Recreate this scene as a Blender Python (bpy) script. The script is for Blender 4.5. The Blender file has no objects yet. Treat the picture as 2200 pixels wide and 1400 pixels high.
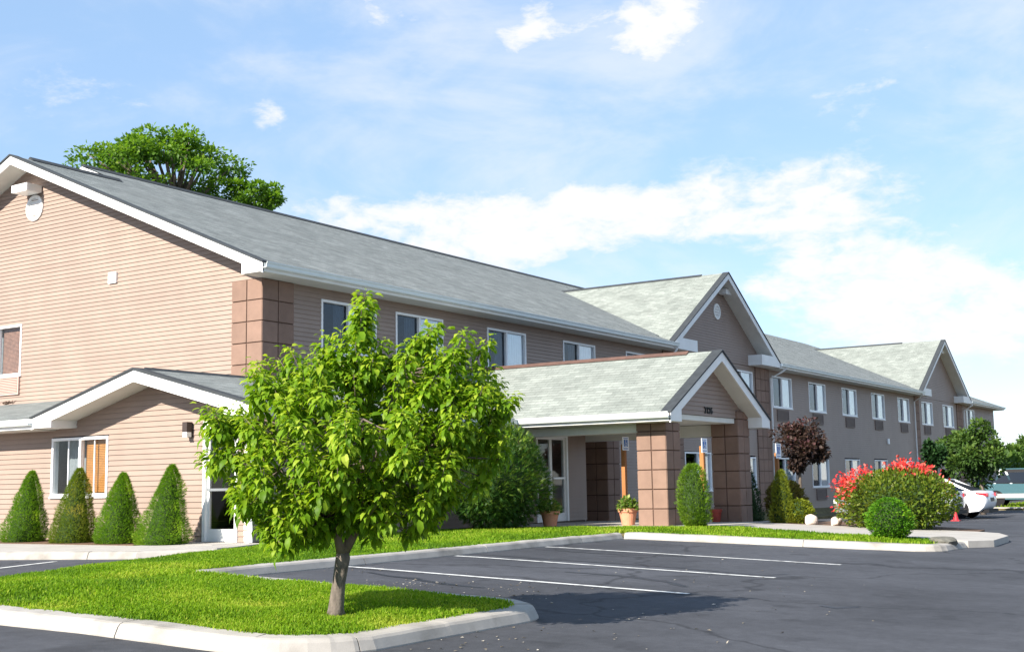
import bpy, bmesh, math, random
import numpy as np
from mathutils import Vector, Matrix
from mathutils.geometry import delaunay_2d_cdt
R = math.radians
random.seed(7); rng = np.random.default_rng(7)
scene = bpy.context.scene
col = scene.collection

# ------------------------------------------------------------------ camera
CF, CP, CR, CY = 2629.12, .1283064, -.0175515, .5781717     # focal (px of 2200), pitch, roll, yaw from +X
CAM = np.array([0, 0, 1.65])
_fw = np.array([math.cos(CY)*math.cos(CP), math.sin(CY)*math.cos(CP), math.sin(CP)])
_rt = np.array([math.sin(CY), -math.cos(CY), 0.]); _up = np.cross(_rt, _fw)
_r = _rt*math.cos(CR)+_up*math.sin(CR); _u = -_rt*math.sin(CR)+_up*math.cos(CR)
def ray(x, y): return _fw+_r*((x-1100)/CF)-_u*((y-700)/CF)
def at(x, y, depth): return CAM+ray(x, y)*depth             # photo pixel + distance -> point
cam = bpy.data.cameras.new('camera'); cam.sensor_width = 36; cam.lens = CF/2200*36
cam.clip_start = .1; cam.clip_end = 3000
cam_o = bpy.data.objects.new('camera', cam); col.objects.link(cam_o)
cam_o.matrix_world = Matrix(((_r[0], _u[0], -_fw[0], CAM[0]), (_r[1], _u[1], -_fw[1], CAM[1]), (_r[2], _u[2], -_fw[2], CAM[2]), (0, 0, 0, 1)))
scene.camera = cam_o

# ------------------------------------------------------------------ light
SUN_EL, SUN_AZ = R(32), math.atan2(.16, -1.0)               # azimuth of the vector towards the sun, from +X
sdir = Vector((math.cos(SUN_EL)*math.cos(SUN_AZ), math.cos(SUN_EL)*math.sin(SUN_AZ), math.sin(SUN_EL)))
sun = bpy.data.lights.new('sun', 'SUN'); sun.energy = 4.5; sun.angle = R(.5); sun.color = (1, .93, .82)
sun_o = bpy.data.objects.new('sun', sun); col.objects.link(sun_o); sun_o.location = sdir*60
sun_o.rotation_euler = sdir.to_track_quat('Z', 'Y').to_euler()
scene.view_settings.view_transform = 'Standard'; scene.view_settings.look = 'None'
scene.view_settings.gamma = 1; scene.view_settings.exposure = 1.28
SKY_STRENGTH = .108

world = bpy.data.worlds.new('World'); scene.world = world; world.use_nodes = True
def build_world():
    nt = world.node_tree; nt.nodes.clear(); N = nt.nodes.new; L = nt.links.new
    out = N('ShaderNodeOutputWorld'); bg = N('ShaderNodeBackground'); bg.inputs[1].default_value = SKY_STRENGTH
    sky = N('ShaderNodeTexSky'); sky.sky_type = 'NISHITA'; sky.sun_disc = False
    sky.sun_elevation = SUN_EL; sky.sun_rotation = math.atan2(sdir.x, sdir.y)
    sky.air_density = 1.0; sky.dust_density = .1; sky.ozone_density = 1.6; sky.altitude = 300
    tc = N('ShaderNodeTexCoord')
    def math_(op, a, b=None, clamp=False):
        m = N('ShaderNodeMath'); m.operation = op; m.use_clamp = clamp
        for i, v in enumerate((a, b)):
            if v is None: continue
            if isinstance(v, (int, float)): m.inputs[i].default_value = v
            else: L(v, m.inputs[i])
        return m.outputs[0]
    def noise(vec, scale, detail, rough, dist=0.):
        n = N('ShaderNodeTexNoise'); n.inputs['Scale'].default_value = scale; n.inputs['Detail'].default_value = detail
        n.inputs['Roughness'].default_value = rough; n.inputs['Distortion'].default_value = dist; L(vec, n.inputs['Vector']); return n.outputs['Fac']
    def ramp(v, a, b):
        m = N('ShaderNodeMapRange'); m.interpolation_type = 'SMOOTHERSTEP'; m.inputs['From Min'].default_value = a; m.inputs['From Max'].default_value = b
        L(v, m.inputs['Value']); return m.outputs['Result']
    # puffs where the photo has them: pixel centre, half sizes in px, weight
    puffs = [(1900, 610, 230, 130, 1.0), (2120, 690, 260, 110, .8), (1780, 590, 110, 60, .7), (1250, 470, 300, 75, .8), (800, 450, 330, 65, .62), (1540, 430, 260, 70, .72),
             (1740, 450, 160, 40, .6), (1150, 45, 130, 60, .72), (1400, 70, 110, 90, .80), (1440, 30, 70, 60, .5), (575, 250, 46, 32, .66), (790, 20, 60, 50, .7), (120, 190, 260, 70, .42),
             (1050, 540, 300, 60, .6), (1680, 610, 90, 30, .7), (1100, 100, 60, 40, .4), (1900, 180, 420, 150, .33), (1760, 370, 180, 45, .45), (900, 40, 70, 40, .4)]
    tot = None
    for (px, py, a, b, w) in puffs:
        c = ray(px, py); c /= np.linalg.norm(c)
        sub = N('ShaderNodeVectorMath'); sub.operation = 'SUBTRACT'; L(tc.outputs['Generated'], sub.inputs[0]); sub.inputs[1].default_value = tuple(c)
        parts = []
        for axis, s in ((_r, a), (_u, b)):
            d = N('ShaderNodeVectorMath'); d.operation = 'DOT_PRODUCT'; L(sub.outputs[0], d.inputs[0]); d.inputs[1].default_value = tuple(np.asarray(axis)*CF/s)
            parts.append(math_('POWER', math_('ABSOLUTE', d.outputs['Value']), 2.0))
        front = N('ShaderNodeVectorMath'); front.operation = 'DOT_PRODUCT'; L(tc.outputs['Generated'], front.inputs[0]); front.inputs[1].default_value = tuple(c)
        e = math_('EXPONENT', math_('MULTIPLY', math_('ADD', parts[0], parts[1]), -1.0))
        e = math_('MULTIPLY', math_('MULTIPLY', e, w), math_('GREATER_THAN', front.outputs['Value'], .3))
        tot = e if tot is None else math_('ADD', tot, e)
    mp = N('ShaderNodeMapping'); mp.inputs['Scale'].default_value = (1, 1, 2.2); L(tc.outputs['Generated'], mp.inputs['Vector'])
    n1 = noise(mp.outputs[0], 13, 9, .62, .35)
    n2 = noise(mp.outputs[0], 4.2, 6, .6, .6); n3 = noise(mp.outputs[0], 38, 7, .6, .3); n4 = noise(mp.outputs[0], 9, 6, .6, .8)
    # thick cloud: puff mask broken by noise; thin veil: broad noise over the whole sky
    nn = math_('ADD', math_('MULTIPLY', n1, .55), math_('MULTIPLY', n3, .45))
    thick = ramp(math_('ADD', math_('MULTIPLY', math_('MINIMUM', tot, .95), .40), nn), .62, .95)
    veil = math_('MULTIPLY', ramp(math_('ADD', n2, math_('MULTIPLY', n4, .35)), .52, 1.0), .5)
    dens = math_('MAXIMUM', thick, veil, True)
    hz = N('ShaderNodeSeparateXYZ'); L(tc.outputs['Generated'], hz.inputs[0])
    dens = math_('MULTIPLY', dens, ramp(hz.outputs['Z'], -.02, .05))
    mix = N('ShaderNodeMixRGB'); L(dens, mix.inputs['Fac']); tn = N('ShaderNodeMixRGB'); tn.blend_type = 'MULTIPLY'; tn.inputs[0].default_value = 1; L(sky.outputs[0], tn.inputs[1]); tn.inputs[2].default_value = (1.0, .95, .98, 1); th = N('ShaderNodeMixRGB'); th.inputs[0].default_value = .64; L(tn.outputs[0], th.inputs[1]); th.inputs[2].default_value = (1.62, 2.52, 3.70, 1); L(th.outputs[0], mix.inputs[1]); mix.inputs[2].default_value = (CLOUD*1.0, CLOUD*1.0, CLOUD*1.02, 1)
    L(mix.outputs[0], bg.inputs[0]); L(bg.outputs[0], out.inputs[0])
CLOUD = 3.95
build_world()

# ------------------------------------------------------------------ materials
MATS = {}
def newmat(name):
    m = bpy.data.materials.new(name); m.use_nodes = True; nt = m.node_tree
    b = nt.nodes['Principled BSDF']; MATS[name] = m; return m, nt, b
def plain(name, rgb, rough=.6, vary=.12, scale=6, bump=.0, bscale=60, spec=.4, metal=0, detail=4, stretch=(1, 1, 1), dirt=None):
    m, nt, b = newmat(name); N = nt.nodes.new; L = nt.links.new
    tc = N('ShaderNodeTexCoord'); geo = N('ShaderNodeNewGeometry')
    mp = N('ShaderNodeMapping'); mp.inputs['Scale'].default_value = stretch; L(geo.outputs['Position'], mp.inputs['Vector'])
    n = N('ShaderNodeTexNoise'); n.inputs['Scale'].default_value = scale; n.inputs['Detail'].default_value = detail; n.inputs['Roughness'].default_value = .62
    L(mp.outputs[0], n.inputs['Vector'])
    r = N('ShaderNodeMapRange'); r.inputs['From Min'].default_value = .3; r.inputs['From Max'].default_value = .7
    r.inputs['To Min'].default_value = 1-vary; r.inputs['To Max'].default_value = 1+vary; L(n.outputs['Fac'], r.inputs['Value'])
    mx = N('ShaderNodeVectorMath'); mx.operation = 'SCALE'; mx.inputs[0].default_value = rgb; L(r.outputs[0], mx.inputs['Scale'])
    L(mx.outputs[0], b.inputs['Base Color'])
    b.inputs['Roughness'].default_value = rough; b.inputs['Specular IOR Level'].default_value = spec; b.inputs['Metallic'].default_value = metal
    if dirt:
        n3 = N('ShaderNodeTexNoise'); n3.inputs['Scale'].default_value = dirt[0]; n3.inputs['Detail'].default_value = 6; L(geo.outputs['Position'], n3.inputs['Vector'])
        r3 = N('ShaderNodeMapRange'); r3.inputs['From Min'].default_value = .52; r3.inputs['From Max'].default_value = .75; r3.inputs['To Max'].default_value = dirt[1]; L(n3.outputs['Fac'], r3.inputs['Value'])
        mc = N('ShaderNodeMixRGB'); L(r3.outputs[0], mc.inputs['Fac']); L(mx.outputs[0], mc.inputs[1]); mc.inputs[2].default_value = (*dirt[2], 1); L(mc.outputs[0], b.inputs['Base Color'])
    if bump:
        n2 = N('ShaderNodeTexNoise'); n2.inputs['Scale'].default_value = bscale; n2.inputs['Detail'].default_value = 3; L(geo.outputs['Position'], n2.inputs['Vector'])
        bp = N('ShaderNodeBump'); bp.inputs['Strength'].default_value = bump; bp.inputs['Distance'].default_value = .01; L(n2.outputs['Fac'], bp.inputs['Height']); L(bp.outputs[0], b.inputs['Normal'])
    return m
def leafmat(name, c0, c1, c2, trans=.35, rough=.45, objrand=False, spec=.3):
    """three colours along the per-leaf tint, with light shining through"""
    m, nt, b = newmat(name); N = nt.nodes.new; L = nt.links.new
    if objrand:
        a = N('ShaderNodeObjectInfo'); src = a.outputs['Random']
    else:
        a = N('ShaderNodeAttribute'); a.attribute_name = 'tint'; src = a.outputs['Fac']
    cr = N('ShaderNodeValToRGB'); e = cr.color_ramp.elements; e[0].color = (*c0, 1); e[1].color = (*c2, 1); x = e.new(.55); x.color = (*c1, 1)
    L(src, cr.inputs[0]); L(cr.outputs[0], b.inputs['Base Color']); b.inputs['Roughness'].default_value = rough; b.inputs['Specular IOR Level'].default_value = spec
    tr = N('ShaderNodeBsdfTranslucent'); mul = N('ShaderNodeMixRGB'); mul.blend_type = 'MULTIPLY'; mul.inputs[0].default_value = 1; L(cr.outputs[0], mul.inputs[1]); mul.inputs[2].default_value = (1.5, 1.5, .7, 1)
    L(mul.outputs[0], tr.inputs[0]); mx = N('ShaderNodeMixShader'); mx.inputs[0].default_value = trans
    L(b.outputs[0], mx.inputs[1]); L(tr.outputs[0], mx.inputs[2]); L(mx.outputs[0], nt.nodes['Material Output'].inputs[0])
    return m
def glassmat(name, tint, refl=.16, rough=.02):
    m, nt, b = newmat(name); N = nt.nodes.new; L = nt.links.new; nt.nodes.remove(b)
    t = N('ShaderNodeBsdfTransparent'); t.inputs[0].default_value = (*tint, 1); g = N('ShaderNodeBsdfGlossy'); g.inputs['Roughness'].default_value = rough
    f = N('ShaderNodeLayerWeight'); pw = N('ShaderNodeMath'); pw.operation = 'POWER'; pw.inputs[1].default_value = 5; L(f.outputs['Facing'], pw.inputs[0]); f.inputs['Blend'].default_value = .5
    mp = N('ShaderNodeMapRange'); mp.inputs['To Min'].default_value = refl; mp.inputs['To Max'].default_value = 1; L(pw.outputs[0], mp.inputs['Value'])
    x = N('ShaderNodeMixShader'); L(mp.outputs[0], x.inputs[0]); L(t.outputs[0], x.inputs[1]); L(g.outputs[0], x.inputs[2]); L(x.outputs[0], nt.nodes['Material Output'].inputs[0])
    return m
def shingle(name, c0, c1):
    m, nt, b = newmat(name); N = nt.nodes.new; L = nt.links.new
    uv = N('ShaderNodeUVMap'); uv.uv_map = 'UVMap'
    br = N('ShaderNodeTexBrick'); br.offset = .37; br.inputs['Scale'].default_value = 1; br.inputs['Brick Width'].default_value = .31; br.inputs['Row Height'].default_value = .145
    br.inputs['Mortar Size'].default_value = .004; br.inputs['Bias'].default_value = 0; br.inputs['Color1'].default_value = (*c0, 1); br.inputs['Color2'].default_value = (*c1, 1)
    br.inputs['Mortar'].default_value = (c0[0]*.5, c0[1]*.5, c0[2]*.5, 1); L(uv.outputs[0], br.inputs['Vector'])
    geo = N('ShaderNodeNewGeometry'); n = N('ShaderNodeTexNoise'); n.inputs['Scale'].default_value = 1.3; n.inputs['Detail'].default_value = 7; n.inputs['Roughness'].default_value = .7; L(geo.outputs['Position'], n.inputs['Vector'])
    n2 = N('ShaderNodeTexNoise'); n2.inputs['Scale'].default_value = 55; n2.inputs['Detail'].default_value = 2; L(geo.outputs['Position'], n2.inputs['Vector'])
    r = N('ShaderNodeMapRange'); r.inputs['From Min'].default_value = .3; r.inputs['From Max'].default_value = .7; r.inputs['To Min'].default_value = .78; r.inputs['To Max'].default_value = 1.18; L(n.outputs['Fac'], r.inputs['Value'])
    r2 = N('ShaderNodeMapRange'); r2.inputs['From Min'].default_value = .3; r2.inputs['From Max'].default_value = .7; r2.inputs['To Min'].default_value = .82; r2.inputs['To Max'].default_value = 1.16; L(n2.outputs['Fac'], r2.inputs['Value'])
    mm = N('ShaderNodeMath'); mm.operation = 'MULTIPLY'; L(r.outputs[0], mm.inputs[0]); L(r2.outputs[0], mm.inputs[1])
    sc = N('ShaderNodeVectorMath'); sc.operation = 'SCALE'; L(br.outputs['Color'], sc.inputs[0]); L(mm.outputs[0], sc.inputs['Scale']); L(sc.outputs[0], b.inputs['Base Color'])
    b.inputs['Roughness'].default_value = .92; b.inputs['Specular IOR Level'].default_value = .15
    return m
plain('siding', (.292, .216, .176), .55, .07, 1.6, .03, 40, stretch=(1, 1, .5), detail=7)
def board_tone(name, amp):
    m = MATS[name]; nt = m.node_tree; b = nt.nodes['Principled BSDF']; src = b.inputs['Base Color'].links[0].from_socket; N = nt.nodes.new; L = nt.links.new
    oi = N('ShaderNodeObjectInfo'); r = N('ShaderNodeMapRange'); r.inputs['To Min'].default_value = 1-amp; r.inputs['To Max'].default_value = 1+amp; L(oi.outputs['Random'], r.inputs['Value'])
    v = N('ShaderNodeVectorMath'); v.operation = 'SCALE'; L(src, v.inputs[0]); L(r.outputs[0], v.inputs['Scale']); L(v.outputs[0], b.inputs['Base Color'])
board_tone('siding', .045)
plain('block', (.225, .143, .108), .85, .10, 3.5, .10, 90, dirt=(1.1, .35, (.16, .10, .075)))
board_tone('block', .09)
plain('joint', (.10, .055, .04), .9, .1)
plain('white_trim', (.80, .79, .77), .5, .04, 3, dirt=(2.2, .18, (.60, .57, .52)))
plain('soffit', (.66, .65, .60), .6, .05, 3)
plain('gutter', (.70, .74, .72), .4, .05, 3, dirt=(3, .2, (.5, .52, .5)))
plain('drip', (.035, .04, .045), .8, .2)
plain('copper_cap', (.11, .06, .045), .7, .2)
plain('vinyl_frame', (.82, .82, .83), .4, .03)
plain('curtain_white', (.88, .89, .90), .85, .05, 8)
plain('curtain_grey', (.22, .24, .26), .85, .1, 8)
plain('interior_dark', (.045, .045, .05), .9, .2)
plain('interior_floor', (.12, .09, .07), .8, .2)
plain('wood_blind', (.42, .18, .045), .5, .12, 9)
plain('red_blind', (.28, .15, .11), .6, .2, 9)
plain('grille', (.17, .125, .11), .6, .12, 5)
plain('grille_pink', (.50, .35, .30), .6, .05, 5)
plain('lamp_bronze', (.05, .035, .03), .5, .1)
plain('lamp_glass', (.85, .85, .82), .3, .02)
plain('door_alu', (.80, .80, .79), .4, .04)
plain('metal_bar', (.55, .55, .56), .3, .05, metal=.8)
plain('concrete', (.38, .355, .325), .9, .12, 2.5, .08, 120, detail=8, dirt=(1.7, .5, (.34, .31, .27)))
plain('kerb_concrete', (.36, .335, .305), .9, .16, 3.1, .10, 90, detail=9, dirt=(2.3, .75, (.15, .135, .115)))
plain('soil', (.12, .10, .045), .95, .35, 3, .6, 60)
plain('mulch', (.13, .075, .045), .95, .4, 14, .8, 60)
plain('paint_line', (.58, .58, .565), .8, .22, 9, .05, 90, dirt=(7, .9, (.10, .10, .105)))
plain('bark', (.14, .11, .085), .9, .35, 14, .35, 50, stretch=(1, 1, .35))
plain('bark_pale', (.14, .115, .095), .9, .55, 16, .5, 38, stretch=(1, 1, .3))
plain('terracotta', (.62, .27, .16), .8, .12, 8, .2, 60)
plain('red_pot', (.30, .045, .03), .6, .12, 8)
plain('wood_post', (.34, .135, .04), .7, .2, 10, .3, 60, stretch=(1, 1, .15))
plain('sign_white', (.82, .83, .85), .4, .02)
plain('sign_blue', (.02, .12, .42), .4, .04)
plain('pole_grey', (.30, .29, .27), .5, .1, metal=.5)
plain('number_black', (.012, .011, .011), .5, .05)
plain('rock', (.62, .52, .46), .9, .2, 7, .8, 25)
plain('rock_dark', (.13, .125, .105), .95, .3, 9, .9, 20)
plain('chair_wood', (.60, .29, .08), .45, .12, 8)
plain('chair_cushion', (.08, .06, .10), .9, .2)
plain('car_white', (.80, .81, .83), .2, .01, spec=.6)
plain('car_silver', (.42, .44, .48), .25, .02, metal=.5)
plain('car_teal', (.055, .125, .15), .22, .03, spec=.6)
plain('car_trim', (.40, .39, .37), .5, .05)
plain('car_dark', (.012, .012, .014), .6, .1, spec=.15)
plain('tyre', (.014, .014, .014), .9, .1, spec=.1)
plain('rim', (.20, .20, .21), .45, .05, metal=.8)
plain('tail_red', (.50, .02, .03), .2, .05)
plain('plate_black', (.03, .03, .035), .5, .05)
plain('nest', (.07, .04, .025), .95, .4, 30, .8)
plain('cone_red', (.42, .02, .03), .5, .05)
glassmat('glass_window', (.90, .93, .95), .26)
glassmat('glass_screen', (.60, .66, .72), .055)
glassmat('glass_clear', (.93, .95, .95), .03)
glassmat('glass_car', (.12, .20, .22), .12)
shingle('shingle', (.180, .196, .192), (.255, .27, .262))
shingle('shingle_light', (.205, .225, .205), (.275, .295, .270))
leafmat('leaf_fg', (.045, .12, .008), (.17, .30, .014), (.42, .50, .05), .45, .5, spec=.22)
leafmat('leaf_fg_obj', (.08, .18, .010), (.21, .34, .016), (.42, .51, .06), .45, .5, True, spec=.22)
leafmat('grass_blade', (.06, .14, .012), (.17, .30, .012), (.38, .43, .06), .45, .6, spec=.12)
leafmat('spruce', (.05, .13, .010), (.14, .28, .016), (.30, .42, .03), .42, .6)
leafmat('spruce_rusty', (.06, .12, .012), (.16, .23, .02), (.38, .33, .07), .38, .6)
leafmat('yew', (.010, .038, .010), (.040, .11, .014), (.22, .30, .03), .3, .5)
leafmat('conifer_dark', (.008, .028, .010), (.018, .055, .014), (.04, .10, .02), .15, .6)
leafmat('thuja', (.06, .13, .012), (.13, .24, .014), (.24, .33, .03), .3, .6)
leafmat('thuja_yellow', (.09, .12, .015), (.20, .24, .02), (.33, .34, .04), .3, .6)
leafmat('box_green', (.03, .11, .010), (.10, .26, .014), (.30, .42, .02), .38, .5)
leafmat('rose_leaf', (.03, .075, .012), (.11, .17, .018), (.30, .28, .04), .35, .45)
leafmat('petal', (.55, .02, .03), (.75, .06, .05), (.80, .20, .16), .3, .6)
leafmat('plum', (.016, .010, .012), (.065, .040, .030), (.13, .045, .06), .25, .5)
leafmat('rust_shrub', (.06, .05, .02), (.17, .13, .03), (.24, .25, .04), .3, .6)
leafmat('ash_leaf', (.045, .12, .014), (.11, .22, .018), (.22, .32, .03), .45, .5)
leafmat('far_leaf', (.02, .05, .012), (.06, .12, .02), (.14, .20, .035), .3, .6)
leafmat('pot_leaf', (.05, .13, .02), (.16, .26, .03), (.40, .42, .16), .3, .6)

leafmat('litter', (.12, .09, .05), (.30, .26, .20), (.50, .46, .40), .05, .8)
def asphalt():
    m, nt, b = newmat('asphalt'); N = nt.nodes.new; L = nt.links.new
    geo = N('ShaderNodeNewGeometry')
    def noise(s, d, r=.6, st=None):
        n = N('ShaderNodeTexNoise'); n.inputs['Scale'].default_value = s; n.inputs['Detail'].default_value = d; n.inputs['Roughness'].default_value = r
        if st:
            mp = N('ShaderNodeMapping'); mp.inputs['Scale'].default_value = st; L(geo.outputs['Position'], mp.inputs['Vector']); L(mp.outputs[0], n.inputs['Vector'])
        else: L(geo.outputs['Position'], n.inputs['Vector'])
        return n.outputs['Fac']
    def rng_(v, a, b_, c, d):
        r = N('ShaderNodeMapRange'); r.inputs['From Min'].default_value = a; r.inputs['From Max'].default_value = b_; r.inputs['To Min'].default_value = c; r.inputs['To Max'].default_value = d; L(v, r.inputs['Value']); return r.outputs[0]
    def mul(a, b_):
        k = N('ShaderNodeMath'); k.operation = 'MULTIPLY'; L(a, k.inputs[0]); L(b_, k.inputs[1]); return k.outputs[0]
    v = mul(rng_(noise(.35, 6, .65), .3, .7, .74, 1.22), rng_(noise(1.1, 5, .6, (1, .25, 1)), .3, .7, .82, 1.15))
    v = mul(v, rng_(noise(160, 2), .25, .75, .7, 1.35))
    # sealed cracks: thin dark wandering lines
    vo = N('ShaderNodeTexVoronoi'); vo.feature = 'DISTANCE_TO_EDGE'; vo.inputs['Scale'].default_value = .23
    wv = N('ShaderNodeTexNoise'); wv.inputs['Scale'].default_value = .9; wv.inputs['Detail'].default_value = 5; L(geo.outputs['Position'], wv.inputs['Vector'])
    ad = N('ShaderNodeVectorMath'); ad.operation = 'MULTIPLY_ADD'; L(wv.outputs['Color'], ad.inputs[0]); ad.inputs[1].default_value = (1.6, 1.6, 0); L(geo.outputs['Position'], ad.inputs[2]); L(ad.outputs[0], vo.inputs['Vector'])
    v = mul(v, rng_(vo.outputs['Distance'], .002, .012, .55, 1.0))
    # pale specks of grit
    sp = rng_(noise(38, 2), .72, .78, 1, 2.0); v = mul(v, sp)
    v = mul(v, rng_(noise(1.7, 3, .5), .60, .70, 1.0, .70)); v = mul(v, rng_(noise(.16, 3, .5), .35, .65, .85, 1.15)); v = mul(v, rng_(noise(7, 4, .7), .3, .7, .85, 1.15))
    sc = N('ShaderNodeVectorMath'); sc.operation = 'SCALE'; sc.inputs[0].default_value = (.058, .060, .069); L(v, sc.inputs['Scale']); L(sc.outputs[0], b.inputs['Base Color'])
    b.inputs['Roughness'].default_value = .88; b.inputs['Specular IOR Level'].default_value = .22
    bp = N('ShaderNodeBump'); bp.inputs['Strength'].default_value = .12; bp.inputs['Distance'].default_value = .01; L(noise(120, 3), bp.inputs['Height']); L(bp.outputs[0], b.inputs['Normal'])
asphalt()

# ------------------------------------------------------------------ object helpers
WO = {}
def link(o, parent, org):
    col.objects.link(o)
    if parent is not None:
        o.parent = parent; o.location = Vector(org)-WO[parent]
    else: o.location = org
    WO[o] = Vector(org); return o
def empty(name, loc, label, cat, group=None, rotz=0, local=False):
    o = bpy.data.objects.new(name, None); o.empty_display_size = .2; col.objects.link(o); o.location = loc; o.rotation_euler.z = rotz
    o['label'] = label; o['category'] = cat
    if group: o['group'] = group
    WO[o] = Vector((0, 0, 0)) if local else Vector(loc); return o
def tag(o, label=None, cat=None, group=None, kind=None):
    for k, v in (('label', label), ('category', cat), ('group', group), ('kind', kind)):
        if v: o[k] = v
    return o
def build(name, V, F, mat, parent=None, smooth=False, uv=None, org=None):
    V = np.asarray(V, float).reshape(-1, 3)
    c = V.min(0)*.5+V.max(0)*.5; c[2] = V[:, 2].min()
    if org is not None: c = np.asarray(org, float)
    me = bpy.data.meshes.new(name); me.from_pydata((V-c).tolist(), [], F); me.update()
    bm = bmesh.new(); bm.from_mesh(me); bmesh.ops.recalc_face_normals(bm, faces=bm.faces); bm.to_mesh(me); bm.free()
    me.polygons.foreach_set('use_smooth', [bool(smooth)]*len(me.polygons))
    if uv is not None:
        l = me.uv_layers.new(name='UVMap')
        vi = np.empty(len(me.loops), int); me.loops.foreach_get('vertex_index', vi); l.data.foreach_set('uv', np.asarray(uv)[vi].ravel())
    me.materials.append(MATS[mat]); return link(bpy.data.objects.new(name, me), parent, c)
def fast(name, V, F, mat, parent=None, tint=None, smooth=False):
    """numpy arrays -> mesh; F is (n,3) or (n,4)"""
    V = np.asarray(V, np.float32).reshape(-1, 3); F = np.asarray(F, np.int32); k = F.shape[1]
    c = V.min(0)*.5+V.max(0)*.5; c[2] = V[:, 2].min(); V = V-c
    me = bpy.data.meshes.new(name); me.vertices.add(len(V)); me.vertices.foreach_set('co', V.ravel())
    me.loops.add(F.size); me.loops.foreach_set('vertex_index', F.ravel()); me.polygons.add(len(F)); me.polygons.foreach_set('loop_start', np.arange(0, F.size, k, dtype=np.int32))
    me.update(calc_edges=True)
    if smooth: me.polygons.foreach_set('use_smooth', np.ones(len(F), bool))
    if tint is not None:
        a = me.attributes.new('tint', 'FLOAT', 'POINT'); a.data.foreach_set('value', np.asarray(tint, np.float32))
    me.materials.append(MATS[mat]); return link(bpy.data.objects.new(name, me), parent, c.astype(float))
def boxes(name, mat, parent, L):
    return [MB().box(*b).out(name, mat, parent) for b in L]
class MB:
    def __init__(s): s.v = []; s.f = []
    def box(s, x0, x1, y0, y1, z0, z1):
        n = len(s.v); s.v += [(x, y, z) for z in (z0, z1) for y in (y0, y1) for x in (x0, x1)]
        s.f += [[n+i for i in q] for q in ((0, 1, 3, 2), (4, 5, 7, 6), (0, 1, 5, 4), (2, 3, 7, 6), (0, 2, 6, 4), (1, 3, 7, 5))]; return s
    def poly(s, pts, d):                                     # prism: polygon pts swept by vector d
        n = len(s.v); k = len(pts); s.v += [tuple(p) for p in pts]+[tuple(np.asarray(p, float)+d) for p in pts]
        s.f += [[n+i for i in range(k)], [n+k+i for i in range(k)]]+[[n+i, n+(i+1) % k, n+k+(i+1) % k, n+k+i] for i in range(k)]; return s
    def tube(s, pts, rad, k=6):
        pts = [np.asarray(p, float) for p in pts]; n = len(s.v); rad = rad if hasattr(rad, '__len__') else [rad]*len(pts)
        for i, p in enumerate(pts):
            d = pts[min(i+1, len(pts)-1)]-pts[max(i-1, 0)]; d /= np.linalg.norm(d)+1e-9
            a = np.cross(d, (0, 0, 1) if abs(d[2]) < .9 else (1, 0, 0)); a /= np.linalg.norm(a); b = np.cross(d, a)
            s.v += [tuple(p+rad[i]*(math.cos(t)*a+math.sin(t)*b)) for t in np.arange(k)*2*math.pi/k]
        for i in range(len(pts)-1):
            s.f += [[n+i*k+j, n+i*k+(j+1) % k, n+(i+1)*k+(j+1) % k, n+(i+1)*k+j] for j in range(k)]
        s.f += [[n+j for j in range(k)], [n+(len(pts)-1)*k+j for j in range(k)]]; return s
    def lathe(s, prof, c, k=20, axis='z', sy=1.):
        n = len(s.v)
        for r, h in prof:
            for t in np.arange(k)*2*math.pi/k:
                a, b = r*math.cos(t), r*math.sin(t)*sy
                s.v.append((c[0]+a, c[1]+b, c[2]+h) if axis == 'z' else (c[0]+a, c[1]+h, c[2]+b) if axis == 'y' else (c[0]+h, c[1]+a, c[2]+b))
        for i in range(len(prof)-1): s.f += [[n+i*k+j, n+i*k+(j+1) % k, n+(i+1)*k+(j+1) % k, n+(i+1)*k+j] for j in range(k)]
        s.f += [[n+j for j in range(k)], [n+(len(prof)-1)*k+j for j in range(k)]]; return s
    def out(s, name, mat, parent=None, smooth=False): return build(name, s.v, s.f, mat, parent, smooth)
def chamfer(sx, sy, sz, w=.012):
    bm = bmesh.new(); bmesh.ops.create_cube(bm, size=1); bmesh.ops.scale(bm, vec=(sx, sy, sz), verts=bm.verts)
    bmesh.ops.bevel(bm, geom=bm.edges, offset=w, segments=1, affect='EDGES', profile=.5)
    me = bpy.data.meshes.new('block'); bm.to_mesh(me); bm.free(); return me
def W(axis, plane):                                          # wall coordinates: a along, o outwards, z
    return (lambda a, o, z: (a, plane-o, z)) if axis == 'x' else (lambda a, o, z: (plane-o, a, z))
def wbox(mb, T, a0, a1, o0, o1, z0, z1):
    p, q = T(a0, o0, z0), T(a1, o1, z1); mb.box(min(p[0], q[0]), max(p[0], q[0]), min(p[1], q[1]), max(p[1], q[1]), z0, z1); return mb

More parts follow.
